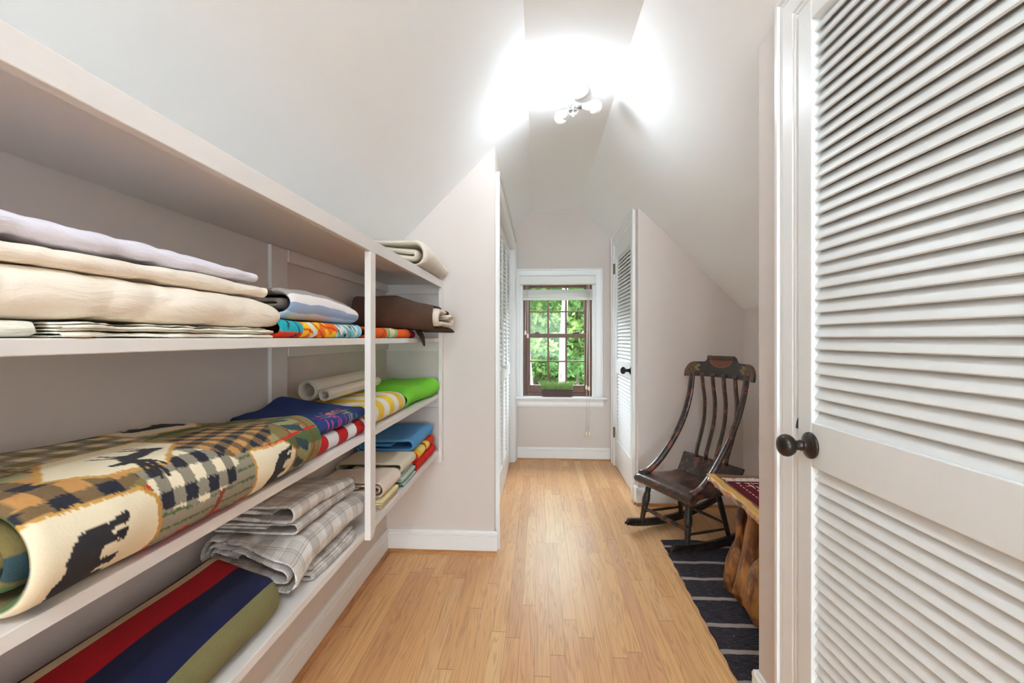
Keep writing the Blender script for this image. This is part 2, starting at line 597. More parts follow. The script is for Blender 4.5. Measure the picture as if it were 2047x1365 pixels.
# latch plate shown on the jamb side of the leaf
for i, v in enumerate(b.v): b.v[i] = (.760 + v[0], v[1], v[2] - .0)
recalc(b.build('latch_strike', M['bronze'], lf))
mirror_y(lf)

d2 = door_root('door_2', (XR + .0, 3.4465, .006), PI / 2)
lf = door_leaf(d2, .787, 2.014, .034, .075, [(.245, .850), (.968, 1.885)], pitch=.031)
door_knob(lf, .05, .92, M['blackiron'])
for zz in (1.80, .30):
    h = MB(); h.box(.787, .796, -.012, .002, zz - .045, zz + .045); h.tube([(.7895, -.010, zz - .048), (.7895, -.010, zz + .048)], .006, 10)
    h.build('hinge', M['hinge'], lf)
mirror_y(lf)

d3 = door_root('door_3', (XG - .062, 2.602, .012), PI / 2)
for i in range(4):
    lf = door_leaf(d3, .4195, 1.985, .03, .05, [(.21, .83), (.93, 1.90)], pitch=.0335)
    k = None
    if i in (1, 2):
        kx = .39 if i == 1 else .03
        Mx = Matrix.Translation((kx, 0, .94)) @ Matrix.Rotation(PI / 2, 4, 'X')
        kb = MB().lathe([(.008, 0), (.007, .012), (.014, .018), (.016, .025), (.012, .031), (.001, .033)], 16, Mx)
        kb.build('door_knob', M['whitemetal'], lf, smooth=True)
    # hall side of this door faces +X: turn the leaf so y=0 faces the hall
    for q in [lf] + list(lf.children_recursive):
        co = np.empty(len(q.data.vertices) * 3, dtype=np.float32); q.data.vertices.foreach_get('co', co)
        co = co.reshape(-1, 3); co[:, 0] += i * .4215; co[:, 1] = -.03 + co[:, 1]; q.data.vertices.foreach_set('co', co.ravel()); q.data.update()

# ------------------------------------------------------------------ window
w1 = door_root('window_1', (0, 0, 0), 0)
WX0, WX1, WZ0, WZ1 = -.165, .503, .585, 1.72
prof = [(0, 0), (0, .012), (.012, .017), (.03, .017), (.032, .012), (.037, .012), (.039, .018), (.082, .022), (.086, .027), (.098, .027), (.104, .02), (.104, 0)]
vs = []
for o_, q in prof:
    y = YB - q
    vs += [(WX0 + .005 - o_, y, .612), (WX0 + .005 - o_, y, WZ1 + .015 + o_), (WX1 - .005 + o_, y, WZ1 + .015 + o_), (WX1 - .005 + o_, y, .612)]
n = len(prof); fs = []
for i in range(n):
    j = (i + 1) % n
    for k in range(3): fs.append((i * 4 + k, i * 4 + k + 1, j * 4 + k + 1, j * 4 + k))
fs += [tuple(i * 4 for i in range(n)), tuple(i * 4 + 3 for i in range(n))]
recalc(mesh_obj('window_casing', vs, fs, M['trim'], w1, False))
b = MB().prism([(YB + .03, .588), (YB - .055, .588), (YB - .062, .593), (YB - .062, .607), (YB - .057, .612), (YB + .03, .612)], 'x', -.262, .634)
b.build('window_stool', M['trim'], w1)
b = MB().prism([(YB, .512), (YB - .012, .512), (YB - .018, .53), (YB - .018, .56), (YB - .03, .575), (YB - .036, .588), (YB, .588)], 'x', -.237, .607)
b.build('window_apron', M['trim'], w1)
b = MB()
b.box(WX0, WX0 + .004, YB, YB + .06, .612, WZ1); b.box(WX1 - .004, WX1, YB, YB + .06, .612, WZ1); b.box(WX0, WX1, YB, YB + .06, WZ1 - .004, WZ1)
b.build('window_jamb', M['windowwood'], w1)
FY = YB + .03
b = MB()  # brown outer frame
b.box(WX0 + .004, WX0 + .034, FY, FY + .075, .612, WZ1); b.box(WX1 - .034, WX1 - .004, FY, FY + .075, .612, WZ1)
b.box(WX0 + .034, WX1 - .034, FY, FY + .075, .612, .645); b.box(WX0 + .034, WX1 - .034, FY, FY + .075, WZ1 - .02, WZ1)
b.build('window_frame', M['windowwood'], w1, bevel=.003)


def sash(z0, z1, y, zb, zt, gz):
    x0, x1 = WX0 + .034, WX1 - .034
    b = MB()
    b.box(x0, x0 + .038, y, y + .03, z0, z1); b.box(x1 - .038, x1, y, y + .03, z0, z1)
    b.box(x0 + .038, x1 - .038, y, y + .03, z0, zb); b.box(x0 + .038, x1 - .038, y, y + .03, zt, z1)
    gx0, gx1 = x0 + .038, x1 - .038
    for f in (1 / 3, 2 / 3):
        xm = gx0 + (gx1 - gx0) * f
        b.box(xm - .009, xm + .009, y + .004, y + .026, zb, zt)
    b.box(gx0, gx1, y + .0045, y + .0255, gz - .007, gz + .007)
    s_ = b.build('window_sash', M['windowwood'], w1, bevel=.0025)
    MB().box(gx0, gx1, y + .013, y + .017, zb, zt).build('pane', M['glass'], s_)
    return s_


s_ = sash(.645, 1.215, FY + .005, .715, 1.175, .945)
l = MB()
for xx in (-.035, .35):
    l.box(xx - .035, xx + .035, FY - .004, FY + .02, 1.215, 1.222); l.tube([(xx - .01, FY + .002, 1.226), (xx + .03, FY - .006, 1.232)], .005, 8)
l.build('sash_lock', M['blackiron'], s_)
sash(1.178, 1.70, FY + .04, 1.215, 1.662, 1.43)

# ------------------------------------------------------------------ blind
bl = thing('window_blind', 'white slatted blind raised to the top of the brown framed window', 'blind', (.168, YB - .01, 1.6))
def rel(b, o):
    b.v = [tuple(Vector(v) - o.location) for v in b.v]; return b
b = MB().prism([(YB - .085, 1.680), (YB - .09, 1.686), (YB - .09, 1.752), (YB - .084, 1.762), (YB - .0, 1.762), (YB - .0, 1.68)], 'x', -.19, .527)
recalc(rel(b, bl).build('valance', M['whiteplastic'], bl))
b = MB()
for i in range(10):
    z = 1.552 + i * .0085
    b.box(-.158, .496, YB - .05, YB - .006, z, z + .0045)
b.box(-.158, .496, YB - .052, YB - .004, 1.535, 1.551)
rel(b, bl).build('slat_stack', M['whiteplastic'], bl)
def cord(xa, ya, za, xb, yb, zb_, nm='lift_cord'):
    c = rel(MB().tube([(xa, ya, za), ((xa + xb) / 2, (ya + yb) / 2, (za + zb_) / 2), (xb, yb, zb_)], .0022, 8), bl).build(nm, M['cord'], bl, smooth=True)
    rel(MB().lathe([(.002, .03), (.006, .026), (.009, .012), (.011, -.004), (.009, -.012), (.002, -.014)], 12, Matrix.Translation((xb, yb, zb_))), bl).build('tassel', M['tassel'], c, smooth=True)
cord(-.128, YB - .055, 1.69, -.136, YB - .055, 1.215)
cord(-.112, YB - .058, 1.69, -.115, YB - .058, 1.185)
cord(.458, YB - .060, 1.69, .440, YB - .066, .70)
cord(.460, YB - .064, 1.69, .464, YB - .068, .69)
cord(.445, YB - .072, 1.69, .438, YB - .082, .262)
cord(.470, YB - .072, 1.69, .466, YB - .082, .262)

# ------------------------------------------------------------------ planter on the stool
pl = thing('herb_planter', 'small brown rectangular planter of green grass on the window stool', 'planter', (.166, YB - .012, .612))
b = MB(); b.prism([(-.138, 0), (.138, 0), (.147, .066), (-.147, .066)], 'y', -.035, .035)
b.prism([(-.15, .06), (.15, .06), (.15, .07), (-.15, .07)], 'y', -.038, .038)
b.build('pot', M['pot'], pl, bevel=.002)
gt = NT('grass_blade')
gm = gt.set(gt.mix(gt.noise(gt.obj(), 60, 2), srgb(92, 136, 70), srgb(170, 196, 120)), 0.6)
vs, fs = [], []
for i in range(520):
    x = random.uniform(-.138, .138); y = random.uniform(-.028, .028); hh = random.uniform(.05, .105)
    lx = random.gauss(x * .22, .022); ly = random.gauss(0, .016); wd = .0018; a = random.uniform(0, PI)
    ca, sa = math.cos(a) * wd, math.sin(a) * wd
    k = len(vs)
    vs += [(x - ca, y - sa, .06), (x + ca, y + sa, .06), (x + lx * .4 + ca, y + ly * .4 + sa, .066 + hh * .6), (x + lx * .4 - ca, y + ly * .4 - sa, .066 + hh * .6), (x + lx, y + ly, .066 + hh)]
    fs += [(k, k + 1, k + 2, k + 3), (k + 3, k + 2, k + 4)]
g = mesh_obj('grass', vs, fs, gm, pl, False); g['kind'] = 'stuff'

# ------------------------------------------------------------------ ceiling lamps
def bulb_mesh(Mx, r=.034):
    b = MB()
    prof = [(.012, 0), (.013, .012), (.0165, .026), (.024, .04)]
    for k in range(9):
        a = -0.9 + (PI / 2 + 0.9) * k / 8
        prof.append((max(.0008, r * math.cos(a)), .068 + r * math.sin(a)))
    return b.lathe(prof, 24, Mx)


lit = emit('lit_bulb', BULB_COL, BULB)
lit_fill = emit('fill_bulb_rear', (0.74, 0.90, 1.0), FILL_BULB)
dull = emit('unlit_bulb_faint_glow', (0.92, 0.92, 0.9), 0.03)  # bulbs that are off, with a faint glow put in


def ceiling_lamp(x, y, label, litmat, dirs, lit_index):
    t = thing('ceiling_lamp', label, 'ceiling lamp', (x, y, CZ))
    MB().lathe([(.076, 0), (.078, -.006), (.070, -.018), (.052, -.030), (.03, -.036), (.001, -.038)], 36).build('canopy', M['whitemetal'], t, smooth=True)
    recalc(t.children[-1])
    b = MB().lathe([(.010, -.03), (.010, -.06), (.024, -.068), (.027, -.082), (.022, -.096), (.008, -.1), (.001, -.101)], 20)
    recalc(b.build('hub', M['chrome'], t, smooth=True, sharp=40))
    b = MB()
    for k in range(3):
        a = .5 + 2 * PI * k / 3
        b.tube([(.026 * math.cos(a), .026 * math.sin(a), -.075), (.034 * math.cos(a), .034 * math.sin(a), -.09), (.013 * math.cos(a), .013 * math.sin(a), -.122)], .0022, 8)
    b.lathe([(.001, -.134), (.006, -.130), (.004, -.126), (.013, -.124), (.014, -.119), (.010, -.115), (.001, -.114)], 16)
    b.build('finial', M['whitemetal'], t, smooth=True)
    for i, (az, el) in enumerate(dirs):
        d = Vector((math.cos(az) * math.cos(el), math.sin(az) * math.cos(el), math.sin(el)))
        q = d.to_track_quat('Z', 'Y').to_matrix().to_4x4()
        Mx = Matrix.Translation(Vector((0, 0, -.078)) + d * .018) @ q
        so = MB().lathe([(.012, 0), (.016, .003), (.016, .022), (.013, .026), (.001, .026)], 18, Mx)
        so = recalc(so.build('socket', M['chrome'], t, smooth=True, sharp=40))
        bb = bulb_mesh(Matrix.Translation(Vector((0, 0, -.078)) + d * .04) @ q)
        recalc(bb.build('bulb', litmat if i == lit_index else dull, so, smooth=True))
    return t


ceiling_lamp(.165, 2.27, 'three bulb ceiling lamp on the flat ceiling strip, one bulb lit', lit,
             [(math.radians(-118), -.12), (math.radians(2), -.05), (math.radians(122), -.12)], 0)
ceiling_lamp(.165, -.75, 'added three bulb ceiling lamp, unseen fill light for the near hall', lit_fill,  # made-up copy of the hall lamp, out of view, lights the near part
             [(math.radians(-118), -.1), (math.radians(2), -.1), (math.radians(122), -.1)], 2)
#@@PART2
# ------------------------------------------------------------------ shelving
SX = -0.545      # front of the shelf boards
S4, S3, S2, S1 = .564, .868, 1.170, 1.482      # top faces of the boards
su = thing('shelving_unit', 'pale painted open wall shelving with four long boards along the left wall', 'shelves', (XL, .9, 0))
YS = -1.2
def relb(b, o=su):
    b.v = [tuple(Vector(v) - o.location) for v in b.v]; return b
for z, th_ in ((S4, .021), (S3, .020), (S2, .019), (S1, .018)):
    relb(MB().box(XL + .001, SX + (.0 if z != S1 else -.0), YS, YG - .001, z - th_, z)).build('shelf_board', M['shelf'], su, bevel=.0015)
relb(MB().box(SX, SX + .019, YS, YG - .001, S1 - .040, S1)).build('fascia', M['shelf'], su, bevel=.0015)
for y0 in (1.388, YG - .046):
    zb = .540 if y0 < 2 else .50
    b = MB().prism([(y0, S1 - .0405), (y0, zb), (y0 + .028, zb), (y0 + .0445, zb + .022), (y0 + .0445, S1 - .0405)], 'x', SX, SX + .019)
    recalc(relb(b).build('post', M['shelf'], su, bevel=.0012))
relb(MB().box(XL, XL + .012, 1.368, 1.458, .40, S1 - .019)).build('back_batten', M['shelf'], su, bevel=.0012)
for z, th_ in ((S4, .021), (S3, .020), (S2, .019), (S1, .018)):
    relb(MB().box(XL + .001, SX - .004, YG - .017, YG - .001, z - th_ - .052, z - th_ - .0005)).build('cleat', M['shelf'], su, bevel=.001)
    relb(MB().box(XL + .0005, XL + .016, 1.46, YG - .018, z - th_ - .042, z - th_ - .0005)).build('cleat', M['shelf'], su, bevel=.001)

# ------------------------------------------------------------------ cloth
def resample(pts, step):
    P = np.array(pts, dtype=float)
    Q = np.vstack([2 * P[0] - P[1], P, 2 * P[-1] - P[-2]])
    out = []
    for i in range(1, len(Q) - 2):
        t = np.linspace(0, 1, 12, endpoint=False)[:, None]
        a, b_, c, d = Q[i - 1], Q[i], Q[i + 1], Q[i + 2]
        out.append(.5 * ((2 * b_) + (-a + c) * t + (2 * a - 5 * b_ + 4 * c - d) * t ** 2 + (-a + 3 * b_ - 3 * c + d) * t ** 3))
    out.append(P[-1:])
    D = np.vstack(out)
    s = np.concatenate([[0], np.cumsum(np.hypot(*np.diff(D, axis=0).T))])
    n = max(3, int(s[-1] / step))
    si = np.linspace(0, s[-1], n)
    return np.stack([np.interp(si, s, D[:, 0]), np.interp(si, s, D[:, 1])], 1), si


def stadium(fr, a, b_, r):
    """point on a rounded rectangle, clockwise from the bottom back corner (back = -x)"""
    r = min(r, a, b_)
    segs = [('arc', -a + r, -b_ + r, 270, 180), ('line', (-a, -b_ + r), (-a, b_ - r)), ('arc', -a + r, b_ - r, 180, 90), ('line', (-a + r, b_), (a - r, b_)),
            ('arc', a - r, b_ - r, 90, 0), ('line', (a, b_ - r), (a, -b_ + r)), ('arc', a - r, -b_ + r, 0, -90), ('line', (a - r, -b_), (-a + r, -b_))]
    L = [r * PI / 2 if g[0] == 'arc' else math.hypot(g[2][0] - g[1][0], g[2][1] - g[1][1]) for g in segs]
    q = (fr % 1.0) * sum(L)
    for g, l in zip(segs, L):
        if q <= l or g is segs[-1]:
            k = 0 if l == 0 else min(1, q / l)
            if g[0] == 'arc':
                t = math.radians(g[3] + (g[4] - g[3]) * k)
                return g[1] + r * math.cos(t), g[2] + r * math.sin(t)
            return g[1][0] + (g[2][0] - g[1][0]) * k, g[1][1] + (g[2][1] - g[1][1]) * k
        q -= l


def roll(x0, x1, z0, z1, th, turns=2.0, start=225, dirn=-1, e=1.0, gap=1.06):
    """flattened spiral: a cloth rolled or folded around itself"""
    cx, cz, a, b_ = (x0 + x1) / 2, (z0 + z1) / 2, (x1 - x0) / 2 - th / 2, (z1 - z0) / 2 - th / 2
    turns = min(turns, max(.9, (b_ - th * .3) / (th * gap)))
    n = int(56 * turns) + 8
    pts = []
    for i in range(n + 1):
        k = turns * i / n
        d = th * gap * (k if k >= 1 else max(0.0, (k - .62) / .38))
        bb = max(b_ - d, th * .12)
        x, z = stadium(k + (225 - abs(start)) / 500.0, a - d, bb, bb * .98)
        if dirn > 0: x = -x
        pts.append((cx + x, cz + z))
    return pts


def zig(x0, x1, z0, n, th, jit=.0, gap=1.08, seed=0, top_first=False):
    r = random.Random(seed); pts = []
    for i in range(n):
        z = z0 + th * (.5 + gap * i)
        a, b_ = x0 + th / 2 + r.uniform(0, jit), x1 - th / 2 - r.uniform(0, jit)
        row = [(a, z), (a + (b_ - a) * .33, z), (a + (b_ - a) * .66, z), (b_, z)]
        if i % 2: row = row[::-1]
        pts += row
        if i < n - 1:
            s = 1 if i % 2 == 0 else -1
            xe = row[-1][0]
            pts.append((xe + s * th * .52, z + th * gap * .5))
    return pts[::-1] if top_first else pts


def warpf(P, amp, freq, seed):
    r = np.random.default_rng(seed)
    D = np.zeros_like(P)
    for i in range(7):
        k = r.normal(size=3) * freq * (0.6 + .35 * i)
        w = r.normal(size=3); w /= np.linalg.norm(w)
        ph = r.uniform(0, 6.28)
        D += w[None, :] * (amp / (1 + .5 * i)) * np.sin(P @ k + ph + 1.2 * np.sin(P @ (r.normal(size=3) * freq * .5)))[:, None]
    return D


def creasef(P, freq, seed, stretch=(1, 1, 1)):
    r = np.random.default_rng(seed + 99)
    C = np.zeros(len(P)); S = np.array(stretch)
    for i in range(5):
        k = r.normal(size=3) * freq * S * (.7 + .3 * i)
        q = 1 - np.abs(np.sin(P @ k + r.uniform(0, 6) + 1.5 * np.sin(P @ (r.normal(size=3) * freq * .6))))
        C += q ** 4
    return C / 5


def cloth(name, mat, path, th, t0, t1, parent=None, axis='Y', step=.006, tstep=.006, warp=(.004, 14, 1), crease=(0, 20, (1, 1, 1)),
          capr=None, shape=None, zmin=None, colfn=None, u0=0.0, origin=None, dense=None, label=None, cat=None, group=None):
    pts, s = resample(path, step)
    m = len(pts)
    d = np.gradient(pts, axis=0); d /= np.linalg.norm(d, axis=1)[:, None] + 1e-9
    nrm = np.stack([-d[:, 1], d[:, 0]], 1)
    h = th / 2
    ds = np.minimum(s, s[-1] - s)
    hs = h * np.sqrt(np.clip(1 - (1 - np.clip(ds / h, 0, 1)) ** 2, .05, 1))
    capr = capr or h * 1.2
    T = [t0 + capr * q for q in (0, .12, .35, .65, 1)]
    nT = max(3, int((t1 - t0 - 2 * capr) / tstep))
    T += list(np.linspace(t0 + capr, t1 - capr, nT)[1:-1]) + [t1 - capr * q for q in (1, .65, .35, .12, 0)]
    T = np.array(T)
    dt = np.minimum(T - t0, t1 - T)
    ht = np.sqrt(np.clip(1 - (1 - np.clip(dt / capr, 0, 1)) ** 2, .04, 1))
    O = pts[None] + nrm[None] * (hs[None, :, None] * ht[:, None, None])
    I = pts[None] - nrm[None] * (hs[None, :, None] * ht[:, None, None])
    ring = np.concatenate([O, I[:, ::-1]], axis=1)            # (nT, 2m, 2)
    U = np.concatenate([s, s[::-1]])
    side = np.concatenate([np.zeros(m), np.ones(m)])
    nT = len(T)
    Pp = ring[:, :, 0].ravel(); Pz = ring[:, :, 1].ravel(); Pt = np.repeat(T, 2 * m)
    u = np.tile(U, nT) - u0; sd = np.tile(side, nT)
    N2 = np.tile(np.concatenate([nrm, -nrm[::-1]]), (nT, 1))
    if zmin is None: zmin = pts[:, 1].min() - h
    if shape is not None: Pp, Pt, Pz = shape(Pp, Pt, Pz)
    P = np.stack([Pp, Pt, Pz], 1) if axis == 'Y' else np.stack([Pt, Pp, Pz], 1)
    Nn = np.zeros_like(P); Nn[:, 0 if axis == 'Y' else 1] = N2[:, 0]; Nn[:, 2] = N2[:, 1]
    if crease[0]:
        P = P - Nn * (crease[0] * creasef(P, crease[1], warp[2], crease[2]))[:, None]
    W = warpf(P, *warp)
    W[:, 2] *= np.clip((P[:, 2] - zmin) / .03, 0, 1)
    P = P + W
    P[:, 2] = np.maximum(P[:, 2], zmin + .0005)
    cols = colfn(u, Pt, P, sd) if colfn else None
    idx = np.arange(nT * 2 * m).reshape(nT, 2 * m)
    a = idx[:-1]; b_ = idx[1:]
    F = np.stack([a, np.roll(a, -1, 1), np.roll(b_, -1, 1), b_], -1).reshape(-1, 4)
    k = np.arange(m - 1)
    c0 = np.stack([idx[0, k], idx[0, 2 * m - 1 - k], idx[0, 2 * m - 2 - k], idx[0, k + 1]], -1)
    c1 = np.stack([idx[-1, k], idx[-1, k + 1], idx[-1, 2 * m - 2 - k], idx[-1, 2 * m - 1 - k]], -1)
    F = np.concatenate([F, c0, c1])
    org = np.zeros(3)
    if parent is None:
        org = np.array([P[:, 0].mean(), P[:, 1].mean(), P[:, 2].min()])
    elif origin is not None:
        org = np.array(origin)
    o = mesh_obj(name, P - org, F, mat, parent, True, uv=np.stack([u, Pt], 1), cols=cols)
    if parent is None: o.location = org
    recalc(o)
    if label: tag(o, label, cat, group)
    return o


def fabric(name, color=None, kind='cotton', color_fn=None, rough=0.85, use_col=False):
    t = NT(name)
    o = t.obj()
    if use_col: c = t.attr('Col')
    elif color_fn: c = color_fn(t)
    else: c = color
    if kind == 'terry':
        n = t.noise(o, 420, 3, 0.7); n2 = t.noise(o, 90, 3, .6)
        t.bump(t.math('ADD', n, t.math('MULTIPLY', n2, .6)), 0.9, 0.0022)
        c = t.mix(t.math('MULTIPLY', t.math('SUBTRACT', 1.0, n), .35), c, (0.0, 0.0, 0.0), 'MIX') if False else t.mix(t.math('MULTIPLY', n, .28), c, c if not isinstance(c, tuple) else tuple(q * .55 for q in c), 'MULTIPLY' if not isinstance(c, tuple) else 'MIX')
        return t.set(c, .95, spec=.15, sheen=.04)
    if kind == 'fleece':
        n = t.noise(o, 300, 3, 0.65); n2 = t.noise(o, 60, 2)
        t.bump(t.math('ADD', n, t.math('MULTIPLY', n2, .5)), 0.45, 0.0016)
        c = t.mix(t.math('MULTIPLY', n, .3), c, c, 'MULTIPLY') if not isinstance(c, tuple) else t.mix(t.math('MULTIPLY', n, .4), c, tuple(q * .6 for q in c))
        return t.set(c, .95, spec=.12, sheen=.03)
    n = t.noise(t.scale(o, (1.0, .55, 1.6)), 17, 4, .55, 1.4); n2 = t.noise(o, 500, 1)
    t.bump(t.math('ADD', t.math('MULTIPLY', n, 1.0), t.math('MULTIPLY', n2, .05)), 0.6, 0.009)
    return t.set(c, rough, spec=.25, sheen=.0)


def stripes(stops, noise=.0, axis=0, period=None, warp=.0):
    """stops: list of (position, colour) along uv axis, constant steps"""
    def fn(t):
        x, y, z = t.xyz(t.uv())
        v = x if axis == 0 else y
        w = t.noise(t.obj(), 26, 3, .6)
        v = t.math('ADD', v, t.math('MULTIPLY', t.math('SUBTRACT', w, .5), warp))
        lo, hi = stops[0][0], stops[-1][0]
        if period:
            f = t.math('FRACT', t.math('DIVIDE', v, period))
            return t.ramp(f, [(p, c) for p, c in stops], 'CONSTANT')
        f = t.math('DIVIDE', t.math('SUBTRACT', v, lo), (hi - lo) * 1.02)
        return t.ramp(f, [((p - lo) / ((hi - lo) * 1.02), c) for p, c in stops], 'CONSTANT')
    return fn


def plaid(base, dark, light, pu=.085):
    def fn(t):
        x, y, z = t.xyz(t.uv())
        c = None
        def band(v, off, per, wid):
            f = t.math('FRACT', t.math('DIVIDE', t.math('ADD', v, off + 5), per))
            return t.math('LESS_THAN', f, wid / per)
        c = t.mix(t.math('MULTIPLY', band(x, 0, pu, pu * .5), .35), base, dark)
        c = t.mix(t.math('MULTIPLY', band(y, 0, pu, pu * .5), .35), c, dark)
        for v in (x, y):
            for off in (.0, .006, .012): c = t.mix(t.math('MULTIPLY', band(v, off, pu, .0018), .6), c, light)
            for off in (.043, .050, ): c = t.mix(t.math('MULTIPLY', band(v, off, pu, .0018), .6), c, tuple(q * .55 for q in dark))
        n = t.noise(t.obj(), 600, 2)
        return t.mix(t.math('MULTIPLY', n, .3), c, light)
    return fn


white_c, cream_c = srgb(233, 228, 238), srgb(238, 222, 198)
M['sheet_white'] = fabric('white_cotton_sheet', srgb(232, 228, 238))
M['sheet_cream'] = fabric('cream_cotton_sheet', srgb(240, 227, 210))
M['sheet_cream2'] = fabric('ivory_cotton_sheet', srgb(240, 232, 216))
M['sheet_pale'] = fabric('pale_ivory_sheet', srgb(228, 224, 206))

TH2 = dict(zmin=S2)
# -- eye level shelf, first bay: white and cream bedding
cloth('folded_sheet', M['sheet_pale'], zig(-.83, -.566, S2 + .0005, 2, .0086, .01, seed=3), .0084, -.30, .475, warp=(.0025, 16, 5), crease=(.003, 22, (1, .5, 1)), zmin=S2,
      shape=lambda p, t, z: (p + .01 * np.sin(t * 30), t, z),
      label='pale ivory sheet, lowest of the bedding at the near end', cat='sheet', group=None)
cloth('folded_sheet', M['sheet_cream2'], zig(-.83, -.552, S2 + .0005, 5, .0036, .016, seed=9), .0033, .49, .905, warp=(.0040, 24, 8), crease=(.005, 40, (1, .6, 1)), zmin=S2,
      shape=lambda p, t, z: (p + .008 * np.sin(t * 40) + .014 * np.clip((t - .82) / .08, 0, 1) * np.clip((p + .6) / .05, 0, 1), t, z - .012 * np.clip((p + .552) / .02, 0, 1) * np.clip((t - .78) / .1, 0, 1)),
      label='thin ivory sheet with ruffled open edges squashed under the thick cream folded bedding', cat='sheet')
def sh_comf(p, t, z):
    f = np.clip((t - .80) / .13, 0, 1)
    z2 = S2 + .018 + (z - S2 - .018) * (1 - .12 * f)
    drop = np.clip((p + .60) / .06, 0, 1) * np.clip((t - .86) / .07, 0, 1)
    return p, t + .02 * drop, np.where(drop > 0, S2 + .02 + (z2 - S2 - .02) * (1 - .22 * drop), z2)
cloth('folded_duvet_cover', M['sheet_cream'], roll(-.83, -.548, S2 + .0215, S2 + .081, .0125, 2.2, start=200), .0125, -.2, .932, warp=(.0035, 11, 21), crease=(.016, 11, (1, .7, 1.2)), capr=.016, shape=sh_comf, zmin=S2 + .020,
      label='thick cream cotton duvet cover, the fattest fold in the bedding pile', cat='bedding')
cloth('folded_sheet', M['sheet_cream'], roll(-.83, -.556, S2 + .082, S2 + .107, .0075, 1.3, start=200), .0075, -.2, .905, warp=(.0035, 12, 33), crease=(.008, 16, (1, .6, 1)), zmin=S2 + .082,
      shape=lambda p, t, z: (p, t, z),
      label='cream cotton sheet folded flat between the white sheet and the thick duvet cover', cat='sheet')
cloth('folded_sheet', M['sheet_white'], roll(-.83, -.562, S2 + .111, S2 + .138, .0085, 1.2, start=200), .0085, -.2, .89, warp=(.003, 11, 43), crease=(.010, 12, (1, .6, 1)), zmin=S2 + .1105,
      shape=lambda p, t, z: (p, t, S2 + .1105 + (z - S2 - .1105) * (1 - .28 * np.clip((t - .55) / .33, 0, 1) ** 1.5)),
      label='lavender white cotton sheet on top of the cream bedding pile', cat='sheet')

# -- grey and blue striped throw, tropical towel
th_c = stripes([(-.40, srgb(150, 136, 124)), (-.25, srgb(196, 186, 176)), (-.19, srgb(100, 84, 72)), (-.13, srgb(170, 160, 152)), (-.06, srgb(140, 128, 120)), (.0, srgb(214, 206, 200)), (.03, srgb(128, 118, 112)), (.05, srgb(176, 168, 162)), (.085, srgb(240, 234, 232)), (.105, srgb(160, 176, 204)), (.125, srgb(206, 214, 228)),
                (.145, srgb(150, 168, 200)), (.158, srgb(236, 228, 224)), (.172, srgb(232, 214, 180)), (.185, srgb(206, 224, 220)), (.22, srgb(240, 236, 232)), (.30, srgb(84, 70, 60)), (.36, srgb(190, 180, 170)), (.42, srgb(132, 116, 104)), (.52, srgb(140, 126, 114)), (.60, srgb(150, 140, 130)), (.9, srgb(140, 126, 114))], warp=.006)
M['throw'] = fabric('striped_throw', kind='fleece', color_fn=th_c)
cloth('striped_throw', M['throw'], roll(-.80, -.562, S2 + .042, S2 + .121, .0155, 2.2, start=225), .0155, 1.0, 1.375, warp=(.004, 13, 51), crease=(.002, 16, (1, .5, 1)), capr=.02, zmin=S2 + .0415, u0=.20,
      shape=lambda p, t, z: (p, t + .02 * np.clip((p + .6) / .05, 0, 1), S2 + .042 + (z - S2 - .042) * (1 - .30 * np.clip((t - 1.15) / .22, 0, 1) ** 2)),
      label='grey brown and pale blue striped plush throw lying on the tropical beach towel', cat='throw')
def col_trop(u, v, P, sd):
    n = len(u); C = np.ones((n, 3)) * np.array(srgb(236, 240, 236))
    def f(k1, k2, ph): return np.sin(P @ np.array(k1) + 1.7 * np.sin(P @ np.array(k2) + ph))
    Y = P[:, 1]
    teal, oran, yel, blk, aqua, red = [np.array(srgb(*c)) for c in ((40, 178, 190), (250, 120, 20), (252, 206, 40), (30, 34, 40), (130, 210, 215), (226, 60, 20))]
    zz = P[:, 2] - S2
    C[(Y < 1.06) & (zz > .016)] = teal
    C[(Y < 1.06) & (zz <= .016)] = red
    m = (Y < 1.06) & (np.abs(f((60, 90, 40), (50, 30, 80), 1)) < .22) & (Y > .96); C[m] = blk
    m = (Y >= 1.02) & (Y < 1.20); C[m] = yel; m2 = m & (f((90, 60, 120), (70, 90, 20), 0) > .1); C[m2] = oran
    m2 = m & (f((60, 90, 220), (90, 50, 20), 2) > .75); C[m2] = red
    m2 = m & (np.abs(Y - 1.075 - .01 * np.sin(zz * 150)) < .012); C[m2] = srgb(236, 240, 236)
    m = (Y >= 1.20) & (Y < 1.33); C[m] = aqua
    m2 = m & (np.abs(f((110, 130, 160), (90, 110, 70), 1)) < .35); C[m2] = blk * 1.6
    m2 = m & (f((90, 80, 160), (90, 110, 70), 3) > .5); C[m2] = srgb(240, 242, 240)
    return C
M['col_terry'] = fabric('printed_terry', kind='terry', use_col=True)
M['col_fleece'] = fabric('printed_fleece', kind='fleece', use_col=True)
cloth('beach_towel', M['col_terry'], roll(-.80, -.548, S2 + .0005, S2 + .040, .0095, 2.0, start=225), .0095, .94, 1.352, step=.004, tstep=.004, warp=(.0025, 18, 61), zmin=S2, colfn=col_trop,
      label='turquoise, orange and white tropical print beach towel under the striped throw', cat='towel')
M['lime'] = fabric('lime_blue_terry', kind='terry', color_fn=stripes([(-.3, srgb(150, 200, 40)), (.085, srgb(24, 60, 110)), (.092, srgb(20, 130, 190)), (.105, srgb(150, 215, 235)), (.2, srgb(20, 130, 190))]))
cloth('small_towel', M['lime'], roll(-.76, -.55, S2 + .0005, S2 + .042, .009, 2.0), .009, 1.357, 1.384, warp=(.002, 20, 71), zmin=S2, u0=.12, capr=.012,
      label='lime green and blue towel squeezed beside the middle post on the eye level shelf', cat='towel')
